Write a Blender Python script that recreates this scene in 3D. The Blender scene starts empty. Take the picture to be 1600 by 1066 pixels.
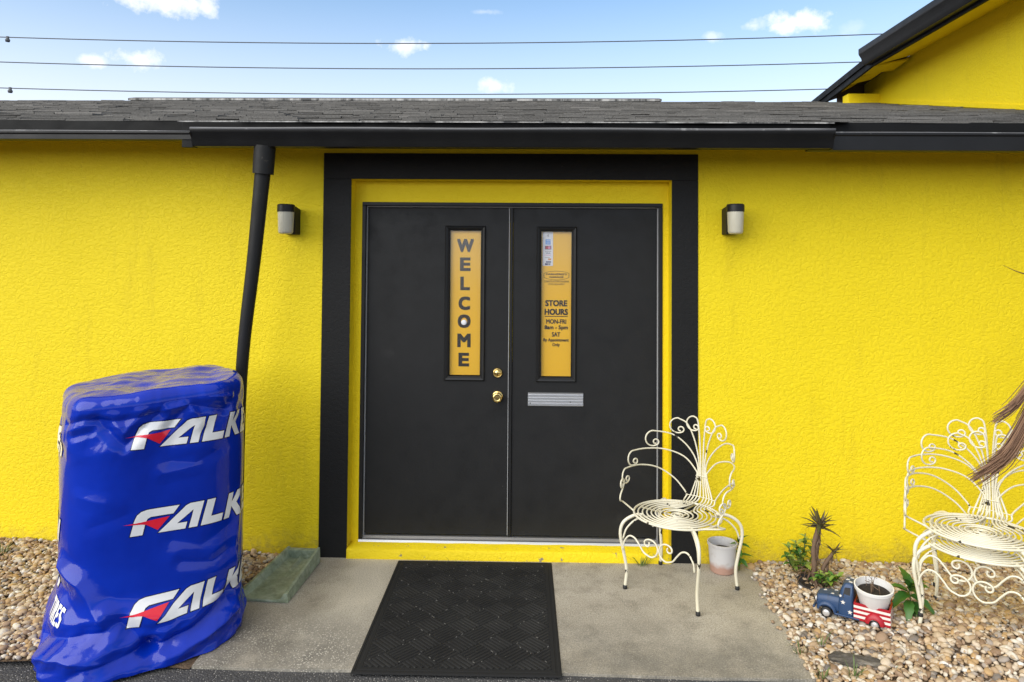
import bpy, bmesh, math, random
import numpy as np
from mathutils import Vector, Matrix, noise
from math import sin, cos, pi, radians, sqrt, atan2

random.seed(7); np.random.seed(7)
SC = bpy.context.scene
COL = SC.collection

# ------------------------------------------------------------------ camera
CAM_D, CAM_H, FPX = 4.15, 1.713, 1100.0
YAW, PITCH, ROLL = radians(1.3), radians(1.5), radians(.42)
PPX, PPY = 800.0, 387.0
ROT = Matrix.Rotation(YAW, 3, 'Z') @ Matrix.Rotation(pi/2 + PITCH, 3, 'X') @ Matrix.Rotation(ROLL, 3, 'Z')
CPOS = Vector((0, -CAM_D, CAM_H))
cam = bpy.data.cameras.new('camera'); camo = bpy.data.objects.new('camera', cam); COL.objects.link(camo)
camo.matrix_world = Matrix.Translation(CPOS) @ ROT.to_4x4()
cam.sensor_width = 36; cam.lens = 36*FPX/1600
cam.shift_y = -(533 - PPY)/1600
cam.clip_start = .05; cam.clip_end = 3000
SC.camera = camo

def ray(px, py): return ROT @ Vector(((px-PPX)/FPX, -(py-PPY)/FPX, -1))
def at_y(px, py, y=0.0):
    d = ray(px, py); return CPOS + d*((y-CPOS.y)/d.y)
def at_z(px, py, z=0.0):
    d = ray(px, py); return CPOS + d*((z-CPOS.z)/d.z)

# ------------------------------------------------------------------ light
SUN_EL, SUN_AZ = radians(34), radians(224)      # azimuth clockwise from +y: behind the camera, from the left
w = bpy.data.worlds.new('World'); SC.world = w; w.use_nodes = True
nt = w.node_tree; N = nt.nodes; L = nt.links; N.clear()
out = N.new('ShaderNodeOutputWorld'); bg = N.new('ShaderNodeBackground'); bg.inputs[1].default_value = .15
sky = N.new('ShaderNodeTexSky'); sky.sky_type = 'NISHITA'; sky.sun_disc = False
sky.sun_elevation = SUN_EL; sky.sun_rotation = SUN_AZ; sky.air_density = 1.0; sky.dust_density = .6; sky.ozone_density = 1.6
tc = N.new('ShaderNodeTexCoord'); sep = N.new('ShaderNodeSeparateXYZ'); L.new(tc.outputs['Generated'], sep.inputs[0])
def wmath(op, a, b=None, c=None, clamp=False):
    n = N.new('ShaderNodeMath'); n.operation = op; n.use_clamp = clamp
    for i, v in enumerate((a, b, c)):
        if v is None: continue
        if isinstance(v, (int, float)): n.inputs[i].default_value = v
        else: L.new(v, n.inputs[i])
    return n.outputs[0]
def wmix(f, a, b):
    n = N.new('ShaderNodeMix'); n.data_type = 'RGBA'
    if isinstance(f, (int, float)): n.inputs[0].default_value = f
    else: L.new(f, n.inputs[0])
    for i, v in ((6, a), (7, b)):
        if isinstance(v, tuple): n.inputs[i].default_value = v
        else: L.new(v, n.inputs[i])
    return n.outputs[2]
# milky haze low over the whole horizon, all the way round
hz = wmath('MULTIPLY', wmath('SUBTRACT', .43, wmath('ABSOLUTE', sep.outputs[2])), 3.3, clamp=True)
hz = wmath('MULTIPLY', wmath('POWER', hz, 1.75), .95)
SKYTOP = N.new('ShaderNodeMix'); SKYTOP.data_type = 'RGBA'; SKYTOP.blend_type = 'MULTIPLY'; SKYTOP.inputs[0].default_value = 1
L.new(sky.outputs[0], SKYTOP.inputs[6]); SKYTOP.inputs[7].default_value = (1.05, 1.25, 1.30, 1)
col = wmix(hz, SKYTOP.outputs[2], (6.6, 6.55, 7.0, 1))
# bright cloud veil added over the unseen upper sky for soft neutral light
vn = N.new('ShaderNodeTexNoise'); vn.inputs['Scale'].default_value = 2.2; vn.inputs['Detail'].default_value = 5; L.new(tc.outputs['Generated'], vn.inputs['Vector'])
veil = wmath('MULTIPLY', wmath('MULTIPLY', wmath('SUBTRACT', sep.outputs[2], .40), 4.0, clamp=True), wmath('ADD', .45, wmath('MULTIPLY', vn.outputs['Fac'], .7)), clamp=True)
col = wmix(veil, col, (6.6, 6.3, 5.9, 1))
# small fair-weather cumulus puffs
az = wmath('ARCTAN2', sep.outputs[0], sep.outputs[1]); el = wmath('ARCSINE', sep.outputs[2])
nz = N.new('ShaderNodeTexNoise'); nz.inputs['Scale'].default_value = 34; nz.inputs['Detail'].default_value = 6; nz.inputs['Roughness'].default_value = .62
L.new(tc.outputs['Generated'], nz.inputs['Vector'])
nn = wmath('SUBTRACT', nz.outputs['Fac'], .5)
dens = None
for (px, py, wx, wy, st) in ((262, 0, 85, 22, 1), (318, 10, 24, 12, .8), (632, 73, 34, 15, .9), (218, 92, 40, 16, .95), (148, 96, 20, 10, .7),
                             (778, 135, 28, 14, .8), (1253, 33, 52, 19, 1), (1225, 40, 24, 10, .9), (1176, 40, 24, 9, .55), (1115, 58, 20, 10, .5), (757, 19, 26, 5, .3), (1330, 45, 20, 12, .2)):
    d = ray(px, py).normalized()
    a0, e0 = atan2(d.x, d.y), math.asin(d.z)
    u = wmath('DIVIDE', wmath('SUBTRACT', az, a0), wx/1150); v = wmath('DIVIDE', wmath('SUBTRACT', el, e0), wy/1150)
    r = wmath('SQRT', wmath('ADD', wmath('MULTIPLY', u, u), wmath('MULTIPLY', v, v)))
    f = wmath('SUBTRACT', 1.0, wmath('ADD', r, wmath('MULTIPLY', nn, 2.7)))
    f = wmath('MULTIPLY', wmath('MULTIPLY', f, 1.35, clamp=True), st)
    dens = f if dens is None else wmath('MAXIMUM', dens, f)
col = wmix(wmath('MULTIPLY', dens, .82), col, (7.6, 7.5, 7.6, 1))
L.new(col, bg.inputs[0]); L.new(bg.outputs[0], out.inputs[0])

sun = bpy.data.lights.new('sun', 'SUN'); sun.energy = 3.1; sun.angle = radians(70); sun.color = (1, .94, .85)
suno = bpy.data.objects.new('sun', sun); COL.objects.link(suno)
sd = Vector((sin(SUN_AZ)*cos(SUN_EL), cos(SUN_AZ)*cos(SUN_EL), sin(SUN_EL)))
suno.rotation_euler = sd.to_track_quat('Z', 'Y').to_euler(); suno.location = sd*20
vs = SC.view_settings; vs.view_transform = 'Standard'; vs.look = 'None'; vs.gamma = 1; vs.use_curve_mapping = False
vs.exposure = 0.23
SC.cycles.max_bounces = 8; SC.cycles.caustics_reflective = False; SC.cycles.caustics_refractive = False

# ------------------------------------------------------------------ materials
class Mat:
    def __init__(s, name, color=(.5, .5, .5), rough=.5, metal=0, spec=.5, coat=0):
        s.m = bpy.data.materials.new(name); s.m.use_nodes = True
        s.nt = s.m.node_tree; s.N = s.nt.nodes; s.L = s.nt.links
        s.b = s.N['Principled BSDF']
        s.b.inputs['Base Color'].default_value = (*color, 1); s.b.inputs['Roughness'].default_value = rough
        s.b.inputs['Metallic'].default_value = metal; s.b.inputs['Specular IOR Level'].default_value = spec
        s.b.inputs['Coat Weight'].default_value = coat
        s.tc = s.N.new('ShaderNodeTexCoord')
        s.vec = s.tc.outputs['Object']
    def noise(s, scale, detail=3, rough=.5, dist=0, vec=None, stretch=None):
        n = s.N.new('ShaderNodeTexNoise'); n.inputs['Scale'].default_value = scale; n.inputs['Detail'].default_value = detail
        n.inputs['Roughness'].default_value = rough; n.inputs['Distortion'].default_value = dist
        v = vec or s.vec
        if stretch:
            mp = s.N.new('ShaderNodeMapping'); mp.inputs['Scale'].default_value = stretch; s.L.new(v, mp.inputs[0]); v = mp.outputs[0]
        s.L.new(v, n.inputs['Vector']); return n.outputs['Fac']
    def voro(s, scale, feature='F1', out='Distance', rnd=1):
        n = s.N.new('ShaderNodeTexVoronoi'); n.feature = feature; n.inputs['Scale'].default_value = scale; n.inputs['Randomness'].default_value = rnd
        s.L.new(s.vec, n.inputs['Vector']); return n.outputs[out]
    def ramp(s, fac, stops, interp='LINEAR'):
        n = s.N.new('ShaderNodeValToRGB'); e = n.color_ramp.elements; n.color_ramp.interpolation = interp
        while len(e) < len(stops): e.new(.5)
        for i, (p, c) in enumerate(stops):
            if not isinstance(c, tuple): c = (c, c, c)
            e[i].position = p; e[i].color = (*c[:3], 1)
        s.L.new(fac, n.inputs[0]); return n.outputs[0]
    def math(s, op, a, b=None, clamp=False):
        n = s.N.new('ShaderNodeMath'); n.operation = op; n.use_clamp = clamp
        for i, v in enumerate((a, b)):
            if v is None: continue
            if isinstance(v, (int, float)): n.inputs[i].default_value = v
            else: s.L.new(v, n.inputs[i])
        return n.outputs[0]
    def mix(s, f, a, b, blend='MIX'):
        n = s.N.new('ShaderNodeMix'); n.data_type = 'RGBA'; n.blend_type = blend
        for i, v in ((0, f), (6, a), (7, b)):
            if isinstance(v, (int, float)): n.inputs[i].default_value = v
            elif isinstance(v, tuple): n.inputs[i].default_value = (*v[:3], 1)
            else: s.L.new(v, n.inputs[i])
        return n.outputs[2]
    def color(s, c): s.L.new(c, s.b.inputs['Base Color']); return s
    def rough(s, c): s.L.new(c, s.b.inputs['Roughness']); return s
    def bump(s, h, dist=.005, strength=1.0):
        n = s.N.new('ShaderNodeBump'); n.inputs['Distance'].default_value = dist; n.inputs['Strength'].default_value = strength
        s.L.new(h, n.inputs['Height'])
        prev = s.b.inputs['Normal'].links
        if prev: s.L.new(prev[0].from_socket, n.inputs['Normal'])
        s.L.new(n.outputs[0], s.b.inputs['Normal']); return s
    def wear(s, color, scale=9, lo=.62, hi=.66, extra=None):
        f = s.ramp(s.noise(scale, 5, .6), [(lo, 0.0), (hi, 1.0)])
        cur = s.b.inputs['Base Color'].links
        base = cur[0].from_socket if cur else tuple(s.b.inputs['Base Color'].default_value)
        return s.color(s.mix(f, base, color))
    @property
    def rand(s):
        g = s.N.new('ShaderNodeNewGeometry'); o = s.N.new('ShaderNodeObjectInfo')
        return s.math('FRACT', s.math('ADD', g.outputs['Random Per Island'], o.outputs['Random']))

def stucco(name, c, relief=1.0, stain=True):
    m = Mat(name, c, .62, spec=.3)
    big = m.noise(.8, 4, .6); mid = m.noise(5, 5, .6)
    base = m.mix(m.ramp(big, [(.3, 0.0), (.7, 1.0)]), c, tuple(min(1, x*1.08+.004) for x in c))
    if stain:
        d = m.ramp(m.noise(3.2, 6, .7, stretch=(2.2, 1, .30)), [(.56, 0.0), (.80, .42)])
        base = m.mix(d, base, (c[0]*.62, c[1]*.58, c[2]*.9+.006))
        sz_ = m.N.new('ShaderNodeSeparateXYZ'); m.L.new(m.vec, sz_.inputs[0])
        spl = m.math('MULTIPLY', m.ramp(m.math('ADD', sz_.outputs[2], m.math('MULTIPLY', m.math('SUBTRACT', m.noise(9, 6, .7), .5), .34)), [(.03, .6), (.16, 0.0)]), m.ramp(m.noise(30, 4, .7), [(.40, .2), (.6, 1.0)]))
        base = m.mix(spl, base, (.30, .22, .06))
        drip = m.ramp(m.noise(7, 5, .7, stretch=(5.5, 1, .22)), [(.685, 0.0), (.76, .5)]); base = m.mix(drip, base, (c[0]*.45, c[1]*.42, c[2]+.01))
        sp = m.ramp(m.noise(60, 2, .5), [(.74, 0.0), (.78, .55)])
        base = m.mix(sp, base, (c[0]*.5, c[1]*.48, c[2]))
    m.color(base)
    worm = m.ramp(m.noise(46, 4, .62, .7, stretch=(1, 1, 1.3)), [(.36, 0.0), (.47, .55), (.54, .85), (.68, 1.0)])
    fine = m.noise(150, 3, .65)
    m.bump(worm, .0048*relief, .5).bump(fine, .002*relief, .5)
    return m
YEL = (.80, .615, .006)
M = {}
M['yellow'] = stucco('yellow_stucco', YEL)
M['yellow_smooth'] = stucco('yellow_paint', (.80, .60, .004), .7, False)
mm = M['yellow_step'] = stucco('yellow_step_paint', (.80, .60, .006), 1.0, False)
mm.wear((.25, .21, .14), 16, .64, .68)
M['black_stucco'] = stucco('black_stucco', (.010, .010, .0101), .35, False); M['black_stucco'].b.inputs['Specular IOR Level'].default_value = .18; M['black_stucco'].wear((.35, .33, .28), 55, .765, .775)
def blackpaint(name, c, r, specks=False):
    m = Mat(name, c, r); f = m.noise(6, 5, .65)
    m.color(m.mix(m.ramp(f, [(.35, 0.0), (.75, 1.0)]), tuple(x*.93 for x in c), tuple(x*1.12 for x in c)))
    m.rough(m.ramp(m.noise(9, 4, .6), [(.3, r*.85), (.7, min(1, r*1.3))]))
    m.b.inputs['Specular IOR Level'].default_value = .28
    m.bump(m.noise(90, 3, .6), .0008, .5)
    if specks: m.wear((.3, .3, .28), 70, .775, .785)
    return m
M['fascia'] = blackpaint('black_fascia_paint', (.008, .008, .0081), .5); M['fascia'].b.inputs['Specular IOR Level'].default_value = .14
M['gutter'] = blackpaint('black_gutter_paint', (.010, .010, .0103), .33, True); M['gutter'].b.inputs['Specular IOR Level'].default_value = .25
M['door'] = blackpaint('charcoal_door_paint', (.0125, .0125, .0128), .5)
M['door'].wear((.04, .039, .037), 3.2, .66, .95); M['door'].wear((.11, .105, .10), 45, .765, .80)
M['lip'] = blackpaint('pale_lip_highlight', (.13, .13, .135), .3); M['lip'].wear((.35, .35, .35), 10, .60, .72)  # lighter grey paints the gutter lip's highlight into its colour
M['frame'] = blackpaint('black_frame_paint', (.013, .013, .0135), .4)
M['pipe'] = blackpaint('black_pipe_paint', (.013, .013, .013), .5); M['pipe'].wear((.07, .06, .05), 14, .64, .72)
M['alu'] = Mat('aluminium', (.72, .73, .75), .32, .9); M['alu'].bump(M['alu'].noise(40, 3, stretch=(.05, 1, 1)), .001, .4)
M['weather'] = Mat('grey_weatherstrip', (.36, .36, .36), .5)
M['brass'] = Mat('polished_brass', (.80, .58, .22), .18, 1)
M['brass_dark'] = Mat('keyway', (.05, .035, .01), .5, .6)
m = M['jar'] = Mat('frosted_jar', (.56, .53, .42), .3); m.b.inputs['Subsurface Weight'].default_value = .3; m.b.inputs['Subsurface Radius'].default_value = (.03, .03, .03)
m = M['sheet'] = Mat('amber_vinyl', (.90, .50, .012), .4)
M['ink'] = Mat('dark_brown_ink', (.018, .013, .008), .4)
M['sticker'] = Mat('white_sticker', (.75, .75, .78), .4)
for nme, c in (('sky_blue', (.10, .30, .70)), ('red_ink', (.45, .03, .04)), ('grey_ink', (.25, .25, .25)), ('navy_ink', (.03, .04, .12)), ('orange_ink', (.7, .3, .08)), ('pink_ink', (.7, .25, .4))):
    M[nme] = Mat(nme, c, .4)
g = bpy.data.materials.new('window_glass'); g.use_nodes = True; gn = g.node_tree; gn.nodes.clear()
o_ = gn.nodes.new('ShaderNodeOutputMaterial'); t_ = gn.nodes.new('ShaderNodeBsdfTransparent'); q_ = gn.nodes.new('ShaderNodeBsdfGlossy'); x_ = gn.nodes.new('ShaderNodeMixShader'); f_ = gn.nodes.new('ShaderNodeFresnel')
f_.inputs[0].default_value = 1.55; q_.inputs['Roughness'].default_value = .16
ge_ = gn.nodes.new('ShaderNodeNewGeometry'); mu_ = gn.nodes.new('ShaderNodeMath'); mu_.operation = 'SUBTRACT'; mu_.inputs[0].default_value = 1.0; gn.links.new(ge_.outputs['Backfacing'], mu_.inputs[1])
mv_ = gn.nodes.new('ShaderNodeMath'); mv_.operation = 'MULTIPLY'; mv_.use_clamp = True; gn.links.new(f_.outputs[0], mv_.inputs[0]); gn.links.new(mu_.outputs[0], mv_.inputs[1])
mw_ = gn.nodes.new('ShaderNodeMath'); mw_.operation = 'MULTIPLY'; mw_.inputs[1].default_value = 2.6; gn.links.new(mv_.outputs[0], mw_.inputs[0]); gn.links.new(mw_.outputs[0], x_.inputs[0]); gn.links.new(t_.outputs[0], x_.inputs[1]); gn.links.new(q_.outputs[0], x_.inputs[2]); gn.links.new(x_.outputs[0], o_.inputs[0])
class _G: pass
M['glass'] = _G(); M['glass'].m = g

m = M['shingle'] = Mat('grey_asphalt_shingle', (.1, .1, .1), .9, spec=.2)
base = m.ramp(m.rand, [(0, (.075, .071, .067)), (.35, (.13, .125, .118)), (.6, (.18, .172, .16)), (.82, (.11, .106, .10)), (1, (.28, .265, .25))])
gr = m.noise(260, 2, .7); base = m.mix(m.ramp(gr, [(.35, .0), (.7, 1.0)]), m.mix(.55, base, (.02, .02, .02)), m.mix(.35, base, (.33, .32, .30)))
m.color(base); m.bump(gr, .003, .8)
m = M['lightmetal'] = Mat('weathered_flashing', (.42, .41, .39), .65); m.color(m.ramp(m.noise(9, 5, .7, stretch=(1, 1, .1)), [(.40, (.05, .05, .05)), (.62, (.48, .47, .45))]))
m = M['concrete'] = Mat('old_concrete', (.3, .28, .24), .88, spec=.25)
big = m.noise(1.5, 5, .6); mid = m.noise(7, 6, .65); fine = m.noise(160, 3, .7)
sx = m.N.new('ShaderNodeSeparateXYZ'); m.L.new(m.vec, sx.inputs[0])
base = m.ramp(big, [(.28, (.27, .24, .185)), (.45, (.37, .335, .27)), (.58, (.45, .41, .335)), (.75, (.52, .48, .40))])
base = m.mix(m.ramp(mid, [(.50, 0.0), (.68, .42)]), base, (.12, .105, .08))
base = m.mix(m.ramp(mid, [(.26, .6), (.38, 0.0)]), base, (.47, .44, .37))
xn = m.math('ADD', m.math('ADD', sx.outputs[0], 2.0), m.math('MULTIPLY', m.math('SUBTRACT', m.noise(3, 4), .5), .35))
stripe = m.ramp(m.math('DIVIDE', xn, 4.0), [(.225, 0.0), (.262, .75), (.30, .75), (.335, 0.0)])
gr_ = m.noise(85, 5, .75); base = m.mix(m.ramp(gr_, [(.30, .6), (.46, 0.0)]), base, (.13, .12, .10)); base = m.mix(m.ramp(gr_, [(.56, 0.0), (.70, .45)]), base, (.60, .56, .48))
base = m.mix(stripe, base, (.60, .555, .46))
base = m.mix(m.ramp(fine, [(.36, .65), (.5, 0.0)]), base, (.12, .11, .09)); base = m.mix(m.ramp(fine, [(.55, 0.0), (.68, .5)]), base, (.62, .58, .50))
# exposed pale aggregate where the surface has worn, towards the kerb end
sx = m.N.new('ShaderNodeSeparateXYZ'); m.L.new(m.vec, sx.inputs[0])
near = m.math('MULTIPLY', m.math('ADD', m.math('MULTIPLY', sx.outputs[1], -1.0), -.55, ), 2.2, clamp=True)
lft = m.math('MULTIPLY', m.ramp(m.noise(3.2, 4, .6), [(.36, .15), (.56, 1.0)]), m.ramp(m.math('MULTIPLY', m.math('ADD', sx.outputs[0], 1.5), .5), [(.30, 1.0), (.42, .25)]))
vv = m.N.new('ShaderNodeVectorMath'); vv.operation = 'ADD'; nv = m.N.new('ShaderNodeTexNoise'); nv.inputs['Scale'].default_value = 90
m.L.new(m.vec, nv.inputs['Vector']); m.L.new(m.vec, vv.inputs[0]); ns_ = m.N.new('ShaderNodeVectorMath'); ns_.operation = 'SCALE'; ns_.inputs['Scale'].default_value = .012; m.L.new(nv.outputs['Color'], ns_.inputs[0]); m.L.new(ns_.outputs[0], vv.inputs[1])
keep = m.vec; m.vec = vv.outputs[0]
agg = m.math('MAXIMUM', m.ramp(m.voro(95), [(.20, 1.0), (.32, 0.0)]), m.ramp(m.voro(52), [(.12, 1.0), (.26, 0.0)]))
m.vec = keep
aggm = m.math('MULTIPLY', m.math('MULTIPLY', agg, near), lft)
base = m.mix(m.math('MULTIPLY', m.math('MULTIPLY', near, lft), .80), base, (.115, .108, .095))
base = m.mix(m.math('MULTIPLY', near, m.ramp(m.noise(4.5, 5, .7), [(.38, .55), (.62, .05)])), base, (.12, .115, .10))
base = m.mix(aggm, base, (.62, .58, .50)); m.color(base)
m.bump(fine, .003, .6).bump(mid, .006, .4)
m = M['asphalt'] = Mat('asphalt', (.05, .05, .05), .85, spec=.3)
v = m.voro(110); c2 = m.voro(110, out='Color')
base = m.ramp(m.noise(3, 5, .6), [(.3, (.048, .048, .050)), (.7, (.082, .081, .080))])
rs = m.N.new('ShaderNodeSeparateColor'); m.L.new(c2, rs.inputs[0])
stone = m.math('MULTIPLY', m.ramp(v, [(.22, 1.0), (.34, 0.0)]), m.ramp(rs.outputs[0], [(.45, .12), (.62, .45), (.9, 1.0)]))
base = m.mix(stone, base, (.40, .38, .35)); m.color(base); m.bump(v, .006, .8)
m = M['mat_base'] = Mat('mat_rubber', (.005, .005, .005), .9)
m = M['mat_rib'] = Mat('mat_carpet_rib', (.024, .024, .025), .95, spec=.15)
sp = m.ramp(m.noise(95, 3, .6), [(.69, 0.0), (.75, .7)]); m.color(m.mix(sp, m.ramp(m.noise(4, 4), [(.3, (.017, .017, .017)), (.7, (.032, .032, .031))]), (.30, .29, .26))); m.bump(m.noise(300, 2), .003, .6)
m = M['dust'] = Mat('pale_dust', (.14, .135, .125), .95)
m = M['gravel'] = Mat('river_pebbles', (.4, .3, .2), .7, spec=.35)
base = m.ramp(m.rand, [(0, (.22, .135, .075)), (.10, (.40, .28, .165)), (.22, (.50, .39, .255)), (.34, (.30, .20, .125)), (.45, (.60, .50, .37)), (.56, (.47, .30, .13)),
                       (.66, (.66, .60, .49)), (.76, (.33, .29, .25)), (.86, (.55, .41, .25)), (.93, (.74, .71, .65)), (.97, (.13, .12, .11))], 'CONSTANT')
base = m.mix(m.ramp(m.noise(90, 4, .6), [(.3, 0.0), (.75, .5)]), base, (.30, .22, .15)); m.color(base); m.bump(m.noise(120, 3), .002, .4)
m = M['soil'] = Mat('gravel_bed_soil', (.14, .095, .06), .95, spec=.2); m.color(m.ramp(m.noise(40, 4, .7), [(.3, (.06, .042, .028)), (.7, (.20, .14, .09))])); m.bump(m.noise(60, 4), .01, .8)
m = M['potsoil'] = Mat('dark_potting_soil', (.02, .014, .01), .95); m.bump(m.noise(90, 4), .01, 1)
m = M['green_block'] = Mat('green_painted_concrete', (.10, .19, .125), .95, spec=.12)
base = m.ramp(m.noise(14, 6, .65), [(.3, (.21, .25, .165)), (.5, (.32, .375, .265)), (.7, (.43, .48, .365))])
base = m.mix(m.ramp(m.noise(11, 6, .75), [(.50, 0.0), (.68, .45)]), base, (.12, .12, .075)); m.color(base); m.bump(m.noise(60, 5, .7), .010, .9)
m = M['cream'] = Mat('chipped_cream_paint', (.76, .71, .53), .38)
m.color(m.mix(m.ramp(m.noise(3, 3), [(.35, 0.0), (.7, 1.0)]), (.74, .70, .56), (.65, .60, .44)))
m.wear((.42, .25, .10), 30, .70, .735); m.wear((.03, .025, .02), 16, .655, .665); m.bump(m.noise(60, 3), .001, .4)
M['foot'] = Mat('black_rubber_foot', (.012, .012, .012), .6)
m = M['cover'] = Mat('glossy_blue_plastic', (.004, .022, .36), .16, spec=.36, coat=.0)
m.b.inputs['Coat Roughness'].default_value = .06
m.color(m.mix(m.ramp(m.noise(2.2, 4, .6), [(.3, 0.0), (.7, 1.0)]), (.001, .018, .30), (.002, .030, .42)))
m.rough(m.ramp(m.noise(7, 4, .6), [(.35, .07), (.7, .17)]))
m.bump(m.noise(18, 3, .55, .9), .0022, .3)
M['cover_white'] = Mat('white_print', (.78, .78, .78), .25, coat=.3); M['cover_red'] = Mat('red_print', (.70, .012, .035), .25, coat=.3); M['cover_navy'] = Mat('navy_print', (.004, .006, .05), .25, coat=.3)
m = M['truck_blue'] = Mat('blue_toy_paint', (.018, .05, .125), .42); m.wear((.02, .04, .09), 40, .6, .72); m.wear((.30, .33, .36), 60, .72, .74)
M['truck_red'] = Mat('red_toy_paint', (.36, .008, .018), .4); M['truck_white'] = Mat('white_toy_paint', (.72, .68, .62), .45); M['truck_dark'] = Mat('dark_cab_opening', (.008, .008, .009), .5)
M['silver'] = Mat('silver_paint', (.62, .61, .60), .35, .5); M['rust'] = Mat('rusty_tin', (.12, .09, .075), .7)
m = M['bucket'] = Mat('white_plastic_bucket', (.70, .69, .67), .45); m.color(m.mix(m.ramp(m.noise(6, 5, .65), [(.48, 0.0), (.8, .6)]), (.73, .72, .70), (.45, .40, .34)))
m = M['bucket_old'] = Mat('faded_white_bucket', (.6, .6, .6), .6)
sx = m.N.new('ShaderNodeSeparateXYZ'); m.L.new(m.vec, sx.inputs[0])
zz = m.math('ADD', sx.outputs[2], m.math('MULTIPLY', m.math('SUBTRACT', m.noise(18, 4), .5), .05))
m.color(m.mix(m.ramp(m.noise(25, 5, .7), [(.55, 0.0), (.7, .5)]), m.ramp(zz, [(.035, (.42, .25, .19)), (.062, (.58, .57, .57))]), (.38, .32, .26)))
M['darkpot'] = Mat('dark_grey_plastic_pot', (.045, .043, .045), .55)
def leafmat(name, a, b, r=.4):
    m = Mat(name, a, r); m.color(m.mix(m.rand, a, b)); m.b.inputs['Subsurface Weight'].default_value = 0; m.bump(m.noise(50, 2), .002, .4); return m
M['leaf'] = leafmat('broad_green_leaf', (.030, .105, .014), (.060, .17, .028)); M['leaf_bright'] = leafmat('bright_green_leaf', (.14, .24, .03), (.26, .34, .07))
M['aloe'] = leafmat('dull_aloe_leaf', (.075, .075, .030), (.11, .075, .040)); M['dead'] = leafmat('dead_brown_leaf', (.11, .065, .04), (.19, .125, .08), .8)
M['frond'] = leafmat('dry_palm_frond', (.10, .046, .024), (.25, .14, .078), .75); M['stem'] = Mat('green_stem', (.09, .13, .04), .6)
m = M['bark'] = Mat('charred_bark', (.05, .045, .04), .95); m.color(m.ramp(m.noise(20, 5, .7, stretch=(.2, 1, 1)), [(.3, (.020, .017, .015)), (.52, (.10, .088, .072)), (.7, (.30, .27, .22))])); m.bump(m.noise(30, 5, .7, stretch=(.2, 1, 1)), .02, 1)
m = M['trunk'] = Mat('palm_trunk', (.13, .10, .07), .95); m.bump(m.noise(20, 4, stretch=(1, 1, 3)), .02, 1)
M['wire'] = Mat('power_cable', (.085, .095, .11), .6)
M['grass'] = leafmat('grass_blade', (.06, .13, .02), (.15, .20, .06), .5)
M['orange_peb'] = M['gravel']

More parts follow.
